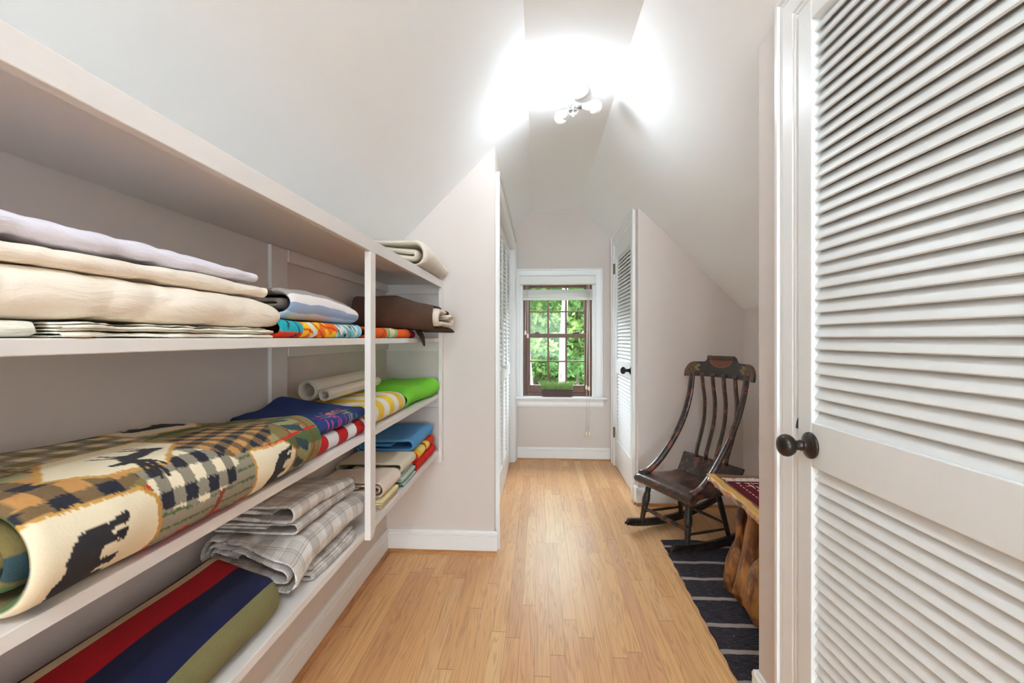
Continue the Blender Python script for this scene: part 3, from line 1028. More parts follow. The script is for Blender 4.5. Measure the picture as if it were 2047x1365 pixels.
# -- second bay of the eye level shelf
M['orange'] = fabric('orange_terry', kind='terry', color_fn=stripes([(-1, srgb(246, 112, 28)), (.9, srgb(246, 112, 28))]))
M['magenta'] = fabric('magenta_terry', kind='terry', color_fn=stripes([(0, srgb(224, 30, 104)), (.5, srgb(120, 18, 60))], period=.016, axis=1))
def col_or(u, v, P, sd):
    C = np.ones((len(u), 3)) * np.array(srgb(246, 108, 28))
    r = np.hypot((P[:, 1] - 1.70) / .06, (P[:, 2] - S2 - .02) / .035)
    C[(r < 1)] = srgb(210, 214, 120); C[(r < .8)] = srgb(120, 190, 150); C[(r < .55)] = srgb(235, 225, 190)
    C[(np.abs(P[:, 1] - 1.60 - .02 * np.sin(P[:, 2] * 90)) < .008)] = srgb(200, 70, 10)
    return C
cloth('rolled_towel', M['col_terry'], roll(-.80, -.556, S2 + .0005, S2 + .037, .009, 1.8), .009, 1.437, 1.935, tstep=.005, warp=(.0025, 18, 81), zmin=S2, colfn=col_or,
      label='orange towel with a small green motif under the brown plush blanket', cat='towel')
cloth('rolled_towel', M['magenta'], roll(-.80, -.562, S2 + .0005, S2 + .033, .008, 1.8), .008, 1.94, 2.03, warp=(.002, 20, 91), zmin=S2,
      label='magenta ribbed towel end beside the orange towel on the eye level shelf', cat='towel')
# brown blanket with sherpa lining, rolled across the shelf
bw = thing('plush_blanket', 'brown plush blanket with cream sherpa lining rolled across the shelf end', 'blanket', (-.63, 2.12, S2))
M['brown'] = fabric('brown_plush', srgb(88, 66, 54), 'fleece')
M['sherpa'] = fabric('sherpa', srgb(232, 216, 200), 'terry')
def sh_br(p, t, z):   # p is Y here, t is X
    f = np.clip((t + .62) / .16, 0, 1)
    return p, t, z - .018 * f * np.clip((z - S2 - .05) / .08, 0, 1) + .02 * (1 - f) * np.clip((z - S2 - .05) / .08, 0, 1)
o = cloth('outer_cover', M['brown'], roll(1.885, 2.275, S2 + .040, S2 + .158, .011, 1.02, start=-50, dirn=1, e=2.2), .011, -.80, -.452, parent=bw, origin=bw.location, axis='X', warp=(.005, 11, 101), crease=(.003, 14, (1, 1, 1)), shape=sh_br, zmin=S2 + .038)
cloth('sherpa_lining', M['sherpa'], roll(1.900, 2.262, S2 + .053, S2 + .146, .029, 1.3, start=-60, dirn=1, e=2.2), .028, -.79, -.428, parent=bw, origin=bw.location, axis='X', warp=(.005, 11, 101), crease=(.003, 30, (1, 1, 1)), shape=sh_br, capr=.02, zmin=S2 + .04)
cloth('hem_corner', M['brown'], [(2.03, S2 + .062), (2.05, S2 + .046), (2.12, S2 + .041), (2.25, S2 + .038), (2.30, S2 + .036), (2.33, S2 + .03)], .010, -.60, -.44, parent=bw, origin=bw.location, axis='X', warp=(.004, 16, 106), zmin=S2 - .1,
      shape=lambda p, t, z: (p, t, z - .0 * np.clip((t + .52) / .08, 0, 1)))
cloth('hem_corner', M['brown'], [(1.98, S2 + .05), (2.02, S2 + .045), (2.07, S2 + .042), (2.11, S2 + .045)], .009, -.62, -.512, parent=bw, origin=bw.location, axis='X', warp=(.002, 16, 107), zmin=S2 - .1,
      shape=lambda p, t, z: (2.05 + (p - 2.05) * (1 - .62 * np.clip((t + .545) / .033, 0, 1)), np.minimum(t, -.535 + (t + .535) * .35), z - .075 * np.clip((t + .56) / .045, 0, 1)))
# cream quilt on the top board
M['quilt'] = fabric('cream_quilt', srgb(236, 226, 210), 'fleece')
def sh_q(p, t, z):
    f = np.clip((t - 1.97) / .42, 0, 1)
    k = 1 - .42 * f * f
    return p - .03 * (1 - f) * 0 + .0 * f, t, S1 + (z - S1) * k
cloth('folded_quilt', M['quilt'], roll(-.80, -.492, S1 + .0005, S1 + .128, .024, 2.0, start=215), .022, 1.955, 2.445, warp=(.006, 10, 111), crease=(.004, 14, (1, 1, 1)), capr=.03, shape=sh_q, zmin=S1,
      label='cream quilt rolled up on the top board of the shelving beside the wall', cat='quilt')

# ------------------------------------------------------------------ third shelf: lodge blanket
def inpoly(x, y, poly):
    poly = np.array(poly); c = np.zeros(len(x), dtype=bool); j = len(poly) - 1
    for i in range(len(poly)):
        xi, yi = poly[i]; xj, yj = poly[j]
        cond = ((yi > y) != (yj > y)) & (x < (xj - xi) * (y - yi) / (yj - yi + 1e-12) + xi)
        c ^= cond; j = i
    return c

# silhouettes in a unit frame: x = along the body (0 tail .. 1 head), y = up (0 feet .. 1 back)
BEAR = [(.0, .62), (.03, .78), (.12, .92), (.28, .97), (.45, .93), (.58, .99), (.70, .93), (.80, .84), (.87, .86), (.89, .80), (1.0, .66), (.99, .60), (.88, .57), (.80, .52), (.76, .40),
        (.78, .22), (.86, .06), (.84, .0), (.70, .0), (.66, .12), (.63, .32), (.58, .34), (.57, .14), (.60, .03), (.56, .0), (.46, .0), (.46, .20), (.44, .38), (.30, .38), (.27, .22), (.31, .05), (.29, .0),
        (.16, .0), (.15, .10), (.17, .26), (.13, .34), (.08, .20), (.11, .04), (.08, .0), (-.03, .0), (-.02, .12), (.0, .35)]
MOOSE = [(.0, .60), (.02, .72), (.12, .76), (.30, .74), (.48, .80), (.60, .82), (.66, .78), (.70, .84), (.64, .98), (.60, 1.12), (.64, 1.10), (.68, 1.0), (.70, 1.20), (.74, 1.18), (.75, .98), (.80, 1.16), (.84, 1.12), (.82, .95), (.92, 1.05), (.94, 1.0), (.84, .88),
         (.88, .82), (1.0, .70), (1.02, .62), (.96, .60), (.84, .66), (.76, .56), (.68, .46), (.67, .30), (.70, .0), (.66, .0), (.62, .30), (.58, .42), (.56, .20), (.52, .0), (.48, .0), (.52, .28), (.50, .44), (.28, .44), (.20, .34), (.24, .16), (.22, .0), (.18, .0), (.16, .20), (.10, .36), (.06, .20), (.08, .0), (.04, .0), (.02, .2), (.04, .45)]
BUFF = [(.0, .45), (.04, .66), (.2, .72), (.4, .80), (.55, 1.0), (.68, 1.02), (.80, .88), (.90, .74), (.96, .70), (1.0, .55), (.97, .36), (.90, .28), (.84, .34), (.78, .28), (.76, .0), (.70, .0), (.69, .26), (.60, .28), (.58, .0), (.53, .0), (.52, .30), (.30, .34), (.24, .22), (.24, 0), (.18, 0), (.17, .22), (.10, .32), (.08, .0), (.03, .0), (.02, .3)]

def fz(z): return .054 * (PI / 2 - math.asin(max(-.999, min(.999, (z - .932) / .0625))))
def conv(poly):
    out = []
    for q_, y_ in poly:
        if q_ >= 0: k = q_ - .014
        elif q_ > -.01: k = -.014 - (fz(.975) - .014) * (-q_ / .01)
        elif .985 + q_ < .872: k = -fz(.872) + (q_ + .113) * 1.3
        else: k = -fz(.985 + q_)
        out.append((k, y_))
    return out


def place(poly, o, ex, ey):
    return [(o[0] + p[0] * ex[0] + p[1] * ey[0], o[1] + p[0] * ex[1] + p[1] * ey[1]) for p in poly]

C_ = {k: np.array(srgb(*v)) for k, v in dict(cream=(228, 214, 186), char=(52, 48, 50), char2=(44, 42, 52), tan=(190, 140, 84), gold=(196, 148, 76), green=(86, 106, 62), sage=(150, 146, 104), grey=(150, 140, 122),
                                                red=(196, 34, 22), rust=(140, 66, 48), brown=(120, 96, 66), teal=(52, 74, 78), olive=(134, 118, 72)).items()}
def col_lodge(u, v, P, sd):
    X, Y, Z = P[:, 0], P[:, 1], P[:, 2]
    w = warpf(P * 1.0, .0010, 120, 7) + rng.normal(size=P.shape) * .0007
    X = X + w[:, 0]; Y = Y + w[:, 1]; Z = Z + w[:, 2]
    top = Z > .955
    q = np.where(X > -.585, np.where(Z > .975, -.56 - X, -(.985 - Z) - .0), -.56 - X)
    # unrolled coordinate: 0 at the front top edge, negative down the front, positive to the back
    q = -u + w[:, 0]
    Y = Y + 0
    C = np.ones((len(u), 3)) * C_['sage']
    g = lambda a, per, ph=0: np.sin((a + ph) * 2 * PI / per)
    # plaid ground
    C[g(Y, .11) > .35] = C_['olive']
    C[(g(q, .09) > .55)] = C_['green']
    C[np.abs(g(Y, .16, .03)) < .10] = C_['rust']
    C[np.abs(g(q, .19, .05)) < .09] = C_['red']
    C[(g(q, .045) * g(Y, .3) > .86)] = C_['brown']
    # front: grey green plaid field with the red lower edge
    m = (q < -.0) & (Y > .585) & (Y < .80); C[m] = C_['grey']
    m2 = m & (np.abs(g(q, .036)) < .28); C[m2] = C_['green']
    m2 = m & (np.abs(Y - .70) < .006); C[m2] = C_['rust']
    m2 = m & (q < -.132 + .008 * np.sin(Y * 90)); C[m2] = C_['red']
    m2 = (q < -.152) & (Y > .585) & (Y < .8) & (np.sin(Y * 140 + q * 200) > .2); C[m2] = C_['rust']
    # brown and black checks
    def checks(mask, ca, cb, cc, per, phq=0, phy=0, rot=.0):
        qq = q * math.cos(rot) - Y * math.sin(rot); yy = q * math.sin(rot) + Y * math.cos(rot)
        a = g(qq, per, phq) > 0; b_ = g(yy, per, phy) > 0
        C[mask & a & b_] = ca; C[mask & (a ^ b_)] = cb; C[mask & ~a & ~b_] = cc
    def framed(poly, col, edge=C_['gold'], grow=1.10):
        poly = conv(poly); p = np.array(poly); c = p.mean(0)
        C[inpoly(q, Y, c + (p - c) * grow)] = edge
        mk = inpoly(q, Y, poly)
        C[mk] = col
        return mk
    mk = inpoly(q, Y, conv([(-.035, .38), (-.03, .50), (-.005, .585), (.06, .53), (.09, .38)])); checks(mk, C_['char2'], C_['brown'], C_['tan'], .052)
    mk = inpoly(q, Y, conv([(.20, .45), (.11, .55), (.10, .70), (.14, .80), (.20, .78), (.24, .62)])); checks(mk, C_['olive'], C_['grey'] * 1.2, C_['cream'], .05)
    mk = inpoly(q, Y, conv([(.085, .74), (.02, .66), (-.015, .72), (-.01, .86), (.04, .96), (.10, .88)])); checks(mk, C_['char2'], C_['brown'], C_['tan'], .036, rot=.3)
    mk = inpoly(q, Y, conv([(.0, .57), (-.05, .585), (-.062, .66), (-.05, .735), (-.02, .75), (.01, .68)])); checks(mk, C_['char2'], C_['grey'] * .9, C_['cream'], .042)
    # picture panels
    framed([(.10, .56), (.115, .715), (.05, .715), (-.004, .625), (.0, .545), (.03, .50)], C_['cream'])
    C[inpoly(q, Y, conv(place(MOOSE, (.082, .665), (-.030, -.115), (-.062, .028))))] = C_['char']
    framed([(.155, .76), (.135, .88), (.20, .96), (.30, .97), (.30, .77)], C_['cream'])
    C[inpoly(q, Y, conv(place(BUFF, (.235, .79), (-.0, .14), (-.065, .0))))] = C_['char']
    framed([(-.010, .425), (-.014, .56), (-.03, .578), (-.08, .588), (-.14, .57), (-.17, .40), (-.08, .41)], C_['cream'], grow=1.07)
    C[inpoly(q, Y, conv(place(BEAR, (-.034, .538), (-.090, -.016), (-.0, -.072))))] = C_['char']
    framed([(-.016, .79), (-.02, .89), (-.05, .925), (-.11, .92), (-.13, .80)], C_['cream'], grow=1.08)
    C[inpoly(q, Y, conv(place(BEAR, (-.034, .912), (-.086, -.030), (-.0, -.062))))] = C_['char']
    m = (Y > .935) & (q < .03) & (np.sin(q * 160 + Y * 60) > 0) & (Y < .985); C[m] = C_['teal']
    # the woven inside layers of the roll
    inner = (sd > .5) | (u > .42)
    C[inner] = C_['olive'] * .8
    m = inner & (np.sin(u * 60) > .5); C[m] = C_['green']; m = inner & (np.sin(u * 60 + 2) > .75); C[m] = C_['teal']
    return C

def sh_lodge(p, t, z):
    f = np.clip((t - .95) / .2, 0, 1)
    back = np.clip((-.56 - p) / .25, 0, 1)
    t2 = t + .07 * back * np.clip((t - .5) / .5, 0, 1)
    zz = (z - S3)
    return p, t2, S3 + zz * (1 - .06 * np.clip((t - .7) / .3, 0, 1) - .30 * back * np.clip((t - .84) / .15, 0, 1) + .06 * back)
cloth('lodge_blanket', M['col_fleece'], roll(-.836, -.510, S3 + .0005, S3 + .128, .017, 2.6, start=225, e=2.5), .0165, .437, 1.05, step=.0024, tstep=.002, warp=(.005, 9, 121), capr=.016,
      shape=sh_lodge, zmin=S3, colfn=col_lodge, u0=.375, label='rolled fleece blanket with black bears, moose and plaid patches', cat='blanket')

# red and white striped towel, navy towel
M['redwhite'] = fabric('red_white_terry', kind='terry', color_fn=stripes([(0, srgb(236, 232, 232)), (.07, srgb(196, 22, 30)), (.53, srgb(236, 232, 232))], period=.122, axis=1, warp=.002))
cloth('beach_towel', M['redwhite'], roll(-.72, -.553, S3 + .0005, S3 + .046, .0105, 1.8), .0105, 1.062, 1.440, warp=(.003, 14, 131), zmin=S3,
      shape=lambda p, t, z: (p, t + .06 * np.clip((-.58 - p) / .1, 0, 1) * np.clip((1.25 - t) / .15, 0, 1), z),
      label='red and white striped terry towel under the navy towel', cat='towel')
def col_navy(u, v, P, sd):
    C = np.ones((len(u), 3)) * np.array(srgb(36, 60, 122))
    X, Y = P[:, 0], P[:, 1]
    r = np.random.default_rng(5)
    for i in range(46):
        cx, cy = -.585 + r.normal() * .022, 1.27 + r.normal() * .045
        a = r.uniform(0, PI); L = r.uniform(.008, .02); w = r.uniform(.0012, .0028)
        dx, dy = X - cx, Y - cy
        al = dx * math.cos(a) + dy * math.sin(a); ac = -dx * math.sin(a) + dy * math.cos(a) + 6 * al * al
        m = (np.abs(al) < L) & (np.abs(ac) < w) & (sd < .5) & (P[:, 2] > S3 + .05)
        C[m] = [srgb(230, 90, 170), srgb(240, 150, 110), srgb(120, 180, 210), srgb(220, 200, 90), srgb(190, 60, 150)][i % 5]
    return C
def sh_navy(p, t, z):
    back = np.clip((-.60 - p) / .23, 0, 1)
    pk = np.exp(-((t - 1.37) / .09) ** 2)
    t2 = t + .085 * back * np.clip((1.40 - t) / .3, 0, 1)
    return p, t2, z + .030 * pk * back ** 1.5 + .012 * back - .006 * np.clip((1.15 - t) / .1, 0, 1)
cloth('terry_towel', M['col_terry'], roll(-.822, -.556, S3 + .050, S3 + .086, .011, 1.6, start=215), .0108, 1.075, 1.438, step=.004, tstep=.004, warp=(.004, 12, 141), crease=(.003, 12, (1, 1, 1)), shape=sh_navy, zmin=S3 + .047, colfn=col_navy,
      label='navy blue terry towel with small bright embroidery, draped on the striped towel', cat='towel')
# yellow striped towel, paper rolls, green towel
M['yellow'] = fabric('yellow_white_terry', kind='terry', color_fn=stripes([(0, srgb(238, 236, 232)), (.03, srgb(244, 208, 70)), (.50, srgb(240, 236, 228))], period=.118, axis=1, warp=.004))
def sh_y(p, t, z):
    f = np.clip((t - 1.70) / .16, 0, 1)
    n = np.clip((1.60 - t) / .16, 0, 1)
    return p, t, S3 + (z - S3) * (1 - .12 * f * f - .40 * n * np.clip((-p - .58) / .25, 0, .5))
cloth('beach_towel', M['yellow'], roll(-.822, -.556, S3 + .0005, S3 + .088, .014, 2.0), .0138, 1.456, 1.885, warp=(.005, 10, 151), crease=(.003, 12, (1, 1, 1)), capr=.03, shape=sh_y, zmin=S3,
      label='yellow and white striped terry towel under the paper rolls', cat='towel')
M['green'] = fabric('green_terry', srgb(134, 224, 60), 'terry')
gt_ = cloth('terry_towel', M['green'], roll(-.835, -.552, S3 + .0005, S3 + .092, .015, 1.9), .0148, 1.90, 2.40, warp=(.006, 13, 161), crease=(.005, 16, (1, 1, 1)), capr=.026, zmin=S3,
      shape=lambda p, t, z: (p + .02 * np.clip((t - 2.1) / .2, 0, 1), t, S3 + (z - S3) * (1 - .30 * np.clip((1.99 - t) / .09, 0, 1))),
      label='bright lime green terry towel between the yellow towel and the wall', cat='towel')
def paper(name, x, y0, y1, zc, r, th, turns, label, x1=None):
    t = NT('paper'); m = t.set(srgb(232, 222, 208), .6)
    pts = []
    n = int(60 * turns)
    for i in range(n + 1):
        a = 2 * PI * turns * i / n; q = r - th * 2.2 * a / (2 * PI)
        pts.append((x + q * math.cos(a), zc + q * math.sin(a)))
    dx = 0 if x1 is None else x1 - x
    return cloth(name, m, pts, th, y0, y1, step=.003, tstep=.03, warp=(.0008, 8, 5), capr=.0008, zmin=zc - r - .001, shape=lambda p, tt, z: (p + dx * (tt - y0) / (y1 - y0), tt, z), label=label, cat='paper roll', group=None)
paper('paper_roll', -.765, 1.46, 1.97, S3 + .128, .034, .0016, 3.2, 'thicker loose roll of white paper against the shelf back', x1=-.775)
paper('paper_roll', -.7055, 1.455, 1.95, S3 + .114, .0205, .0014, 2.6, 'thinner tight roll of white paper lying beside the thick paper roll', x1=-.712)

# ------------------------------------------------------------------ bottom shelf
fl = stripes([(-.60, srgb(120, 20, 26)), (-.104, srgb(24, 24, 44)), (-.098, srgb(206, 186, 150)), (-.083, srgb(170, 14, 26)), (-.008, srgb(28, 30, 62)), (.098, srgb(124, 116, 76)), (.186, srgb(190, 20, 26)), (.30, srgb(28, 30, 62)), (.42, srgb(124, 116, 76)), (.60, srgb(170, 14, 26))])
M['stripefleece'] = fabric('striped_fleece', kind='fleece', color_fn=fl)
pth = roll(-.806, -.552, S4 + .0005, S4 + .088, .016, 2.0, start=225, e=2.6)
cloth('striped_blanket', M['stripefleece'], pth, .0155, .26, .95, warp=(.004, 9, 171), capr=.03, zmin=S4, u0=.202,
      shape=lambda p, t, z: (p, t + .10 * np.clip((-.56 - p) / .25, 0, 1) * np.clip((t - .5) / .3, 0, 1), z),
      label='fleece blanket in red, navy and olive stripes on the lowest shelf', cat='blanket')
pl1 = plaid(srgb(208, 198, 189), srgb(142, 126, 114), srgb(242, 239, 236), .08)
M['plaid'] = fabric('grey_plaid_flannel', kind='cotton', color_fn=pl1, rough=.95)
cloth('flannel_sheet', M['plaid'], zig(-.80, -.556, S4 + .0005, 3, .0105, .012, seed=5), .0102, 1.10, 1.36, warp=(.005, 22, 181), crease=(.005, 30, (1, 1, 1)), zmin=S4,
      label='pale crumpled plaid flannel sheet at the very bottom of the plaid pile', cat='sheet')
cloth('flannel_sheet', M['plaid'], roll(-.822, -.549, S4 + .042, S4 + .124, .0122, 2.2, start=215), .0122, 1.0, 1.50, step=.005, tstep=.005, warp=(.0045, 12, 191), crease=(.014, 17, (1, 1, 1)), capr=.02, zmin=S4 + .004,
      shape=lambda p, t, z: (p - .0 * t, t + .055 * np.clip((-.60 - p) / .2, 0, 1) * np.clip((1.4 - t) / .3, 0, 1), z - .03 * np.clip((t - 1.30) / .2, 0, 1) * np.clip((z - S4 - .03) / .08, 0, 1) - .022 * np.clip((1.08 - t) / .07, 0, 1) * np.clip((p + .70) / .12, 0, 1)),
      label='large puffy plaid flannel sheet, the thickest of the plaid pile', cat='sheet')
cloth('flannel_sheet', M['plaid'], roll(-.822, -.60, S4 + .129, S4 + .158, .0066, 2.0, start=215), .0064, 1.06, 1.40, step=.005, tstep=.005, warp=(.003, 12, 201), crease=(.005, 20, (1, 1, 1)), zmin=S4 + .128,
      shape=lambda p, t, z: (p + .02, t, z - .006 * np.clip((t - 1.2) / .2, 0, 1)),
      label='plaid flannel sheet folded in tight layers beneath the topmost plaid sheet', cat='sheet')
cloth('flannel_sheet', M['plaid'], roll(-.822, -.592, S4 + .161, S4 + .201, .0088, 2.0, start=215), .0086, 1.05, 1.39, step=.005, tstep=.005, warp=(.003, 12, 211), crease=(.006, 16, (1, 1, 1)), zmin=S4 + .160,
      shape=lambda p, t, z: (p + .012, t, z - .030 * np.clip((t - 1.2) / .19, 0, 1) * np.clip((p + .83) / .1, 0, 1)),
      label='neatly folded plaid flannel sheet, topmost of the plaid pile', cat='sheet')
# second bay, lowest shelf
M['mink'] = fabric('beige_brown_sheet', srgb(228, 210, 194)); M['khaki'] = fabric('khaki_fleece', srgb(224, 212, 188), 'fleece')
M['butter'] = fabric('butter_yellow_sheet', srgb(236, 220, 170)); M['mint'] = fabric('mint_sheet', srgb(180, 192, 178))
M['peach'] = fabric('beige_bottom_sheet', srgb(206, 180, 150))
M['mintstripe'] = fabric('mint_striped_sheet', color_fn=stripes([(0, srgb(190, 206, 196)), (.4, srgb(80, 100, 98)), (.6, srgb(190, 206, 196))], period=.022, axis=1, warp=.01))
cloth('folded_sheet', M['peach'], zig(-.80, -.562, S4 + .0005, 2, .006, seed=1), .0058, 1.57, 1.75, warp=(.001, 14, 221), zmin=S4,
      label='thin tan sheet under the yellow pillowcase, lowest in the far bay', cat='sheet')
cloth('pillowcase', M['butter'], zig(-.80, -.560, S4 + .0145, 2, .0075, seed=2), .0072, 1.575, 1.765, warp=(.0015, 14, 231), zmin=S4 + .013,
      label='butter yellow folded pillowcase under the rolled beige sheet', cat='pillowcase')
cloth('rolled_sheet', M['mink'], roll(-.82, -.556, S4 + .032, S4 + .088, .0085, 2.6), .0082, 1.60, 1.80, warp=(.003, 12, 241), crease=(.002, 20, (1, .4, 1)), zmin=S4 + .031,
      shape=lambda p, t, z: (p, t - .04 * np.clip((-.62 - p) / .2, 0, 1), z),
      label='pinkish beige cotton sheet folded into a roll behind the middle post', cat='sheet')
cloth('folded_sheet', M['mintstripe'], zig(-.80, -.556, S4 + .0005, 3, .0062, .01, seed=4), .006, 1.815, 2.01, warp=(.002, 18, 251), zmin=S4,
      label='mint and dark striped sheet under the plain mint sheet', cat='sheet')
cloth('folded_sheet', M['mint'], zig(-.80, -.558, S4 + .022, 3, .0092, seed=6), .009, 1.81, 2.005, warp=(.002, 14, 261), zmin=S4 + .021,
      label='plain pale mint folded sheet under the khaki fleece', cat='sheet')
cloth('folded_fleece', M['khaki'], roll(-.83, -.554, S4 + .053, S4 + .096, .013, 1.5), .0125, 1.812, 2.005, warp=(.003, 12, 271), zmin=S4 + .052,
      shape=lambda p, t, z: (p, t, z + .004),
      label='khaki beige fleece folded on top of the mint sheets', cat='fleece throw')
M['red'] = fabric('red_terry', srgb(218, 28, 14), 'terry')
cloth('rolled_towel', M['red'], roll(-.80, -.554, S4 + .0005, S4 + .044, .0095, 1.9), .0092, 2.025, 2.40, warp=(.003, 14, 281), zmin=S4,
      label='scarlet terry towel under the orange and yellow beach towel', cat='towel')
def col_oy(u, v, P, sd):
    C = np.ones((len(u), 3)) * np.array(srgb(250, 196, 40)); Y = P[:, 1]
    C[(Y > 2.10)] = srgb(246, 224, 130); C[(Y > 2.19)] = srgb(226, 62, 20)
    s = np.hypot((Y - 2.25) / .035, (P[:, 2] - S4 - .068) / .03); C[s < 1] = srgb(250, 220, 90)
    C[(Y < 2.045) | (P[:, 0] < -.70)] = srgb(226, 56, 22)
    return C
cloth('beach_towel', M['col_terry'], roll(-.80, -.556, S4 + .046, S4 + .088, .0095, 1.9), .0092, 2.02, 2.405, step=.005, tstep=.005, warp=(.003, 14, 291), zmin=S4 + .045, colfn=col_oy,
      label='orange and yellow beach towel under the blue towel', cat='towel')
M['blue'] = fabric('blue_terry', srgb(92, 156, 206), 'terry')
cloth('terry_towel', M['blue'], roll(-.83, -.566, S4 + .090, S4 + .150, .0135, 1.9), .013, 2.0, 2.40, warp=(.004, 12, 301), crease=(.003, 14, (1, 1, 1)), zmin=S4 + .089,
      shape=lambda p, t, z: (p, t + .04 * np.clip((p + .70) / .15, 0, 1) * np.clip((2.2 - t) / .2, 0, 1), z),
      label='sky blue terry towel, topmost in the far bay of the lowest shelf', cat='towel')
#@@PART3
# ------------------------------------------------------------------ rocking chair
CH = thing('rocking_chair', 'dark painted antique rocking chair with worn stencilled crest facing the hallway', 'rocking chair', (.685, 2.66, 0), math.atan2(.44, .898))
DW, BW = M['darkwood'], M['blackwood']
# seat: rolled front edge, dished plank
prof = []
for k in range(13):
    a = math.radians(-100 - 195 * k / 12)
    prof.append((.032 + .032 * math.cos(a), .305 + .030 * math.sin(a)))
prof += [(.075, .338), (.13, .331), (.20, .324), (.28, .324), (.35, .334), (.385, .342), (.39, .322), (.30, .302), (.20, .300), (.11, .304), (.07, .300), (.045, .284)]
vs, fs = [], []
ys = [-.232, -.228, -.2, -.14, -.07, 0, .07, .14, .2, .228, .232]
n = len(prof)
for y in ys:
    ed = abs(y) / .232
    for x, z in prof:
        dish = -.006 * (1 - ed ** 2) if (x > .08 and z > .31) else 0
        yy = y * (1 - .10 * max(0, x) / .39)
        sh = .0 if ed < .985 else .004
        vs.append((x + (.03 * ed ** 4 if x > .3 else 0) * 0, yy, z + dish - (sh if z > .31 else -sh)))
for i in range(len(ys) - 1):
    for k in range(n): fs.append((i * n + k, i * n + (k + 1) % n, (i + 1) * n + (k + 1) % n, (i + 1) * n + k))
fs += [tuple(range(n)), tuple(range((len(ys) - 1) * n, len(ys) * n))[::-1]]
recalc(mesh_obj('seat', vs, fs, DW, CH, True, sharp=50))
# raised rear panel of the seat
b = MB().prism([(.335, .322), (.392, .438), (.400, .444), (.410, .440), (.356, .318)], 'y', -.222, .222)
for i, v in enumerate(b.v):
    if v[2] > .42: b.v[i] = (v[0], v[1] * 1.03, v[2] - .008 * abs(v[1]) / .22)
recalc(b.build('seat_back_panel', DW, CH, bevel=.003))
# curved outer stiles
st = resample([(.035, .333), (.09, .348), (.15, .388), (.215, .452), (.30, .560), (.372, .68), (.418, .80), (.440, .90), (.445, .955)], .02)[0]
for sgn in (-1, 1):
    b = MB()
    pts = [(p[0], sgn * (.208 - .012 * math.sin(PI * i / (len(st) - 1))), p[1]) for i, p in enumerate(st)]
    rr = [(.0215 + .004 * (1 - i / (len(pts) - 1)), .0105 + .004 * (1 - i / (len(pts) - 1))) for i in range(len(pts))]
    b.tube(pts, rr, 12, up=(1, 0, 0))
    recalc(b.build('stile', DW, CH, smooth=True))
sl = resample([(.388, .425), (.397, .47), (.425, .545), (.458, .65), (.468, .77), (.455, .87), (.448, .95)], .02)[0]
for a in (-.123, -.041, .041, .123):
    b = MB().tube([(p[0], a * (.93 + .1 * i / len(sl)), p[1]) for i, p in enumerate(sl)], [(.0155, .0065)] * len(sl), 10, up=(1, 0, 0))
    recalc(b.build('spindle', DW, CH, smooth=True))
# crest rail
na, nz = 61, 25
def crest_top(a):
    q = abs(a)
    if q < .098: return 1.052
    if q < .125: return 1.052 - .030 * math.sin((q - .098) / .027 * PI / 2)
    if q < .20: return 1.022 - .003 * (q - .125) / .075
    return .93 + .089 * math.sqrt(max(0, 1 - ((q - .20) / .066) ** 2))
def crest_bot(a): return .930 - .008 * (abs(a) / .26) ** 2
vs, cl = [], []
for sd in (0, 1):
    for i in range(na):
        a = -.262 + .524 * i / (na - 1)
        zt_, zb_ = crest_top(a), crest_bot(a)
        for j in range(nz):
            z = zb_ + (zt_ - zb_) * j / (nz - 1)
            x = .430 + .028 * (1 - (a / .262) ** 2) + .16 * (z - .93) + .02 * sd
            if z > 1.03: x += 6 * (z - 1.03) ** 2
            vs.append((x, a, z))
            c = np.array(srgb(44, 42, 42)); c2 = np.array(srgb(64, 44, 36))
            nn = math.sin(a * 70 + 3 * math.sin(z * 60)) * math.sin(z * 130 + a * 30)
            if nn > .25: c = c2
            if (a / .088) ** 2 + ((1.047 - z) / .060) ** 2 < 1 and z < 1.05:
                c = np.array(srgb(124, 62, 44))
                if (a / .088) ** 2 + ((1.047 - z) / .060) ** 2 > .82: c = np.array(srgb(146, 92, 50))
            if z > 1.044: c = np.array(srgb(80, 64, 48))
            for s_ in (-1, 1):
                r = math.hypot((a - s_ * .215), (z - .968))
                if r < .011: c = np.array(srgb(124, 96, 70))
                elif r < .018: c = np.array(srgb(44, 36, 32))
                elif r < .050 and (z > .955 or abs(a) > .225): c = np.array(srgb(112, 80, 54)) if nn > -.5 else np.array(srgb(84, 60, 44))
                if abs(a - s_ * .172 - .01 * math.sin(z * 200)) < .009 and .965 < z < 1.005: c = np.array(srgb(158, 134, 80))
            if j == 0: c = np.array(srgb(120, 84, 56))
            cl.append(c)
fs = []
Q = na * nz
for i in range(na - 1):
    for j in range(nz - 1):
        k = i * nz + j
        fs.append((k, k + nz, k + nz + 1, k + 1)); fs.append((Q + k, Q + k + 1, Q + k + nz + 1, Q + k + nz))
for i in range(na - 1):
    for j in (0, nz - 1):
        k = i * nz + j; fs.append((k, k + nz, Q + k + nz, Q + k))
for j in range(nz - 1):
    for i in (0, na - 1):
        k = i * nz + j; fs.append((k, k + 1, Q + k + 1, Q + k))
t = NT('stencilled_crest'); nn_ = t.noise(t.obj(), 60, 3)
t.bump(nn_, .15, .001); t.set(t.mix(t.math('MULTIPLY', nn_, .45), t.attr('Col'), srgb(60, 52, 44)), .38, coat=.25)
recalc(mesh_obj('crest_rail', vs, fs, t.m, CH, True, cols=np.array(cl), sharp=40))
b = MB().tube([(.475, -.098, 1.050), (.475, .098, 1.050)], .0125, 14)
recalc(b.build('crest_scroll', DW, CH, smooth=True, sharp=40))

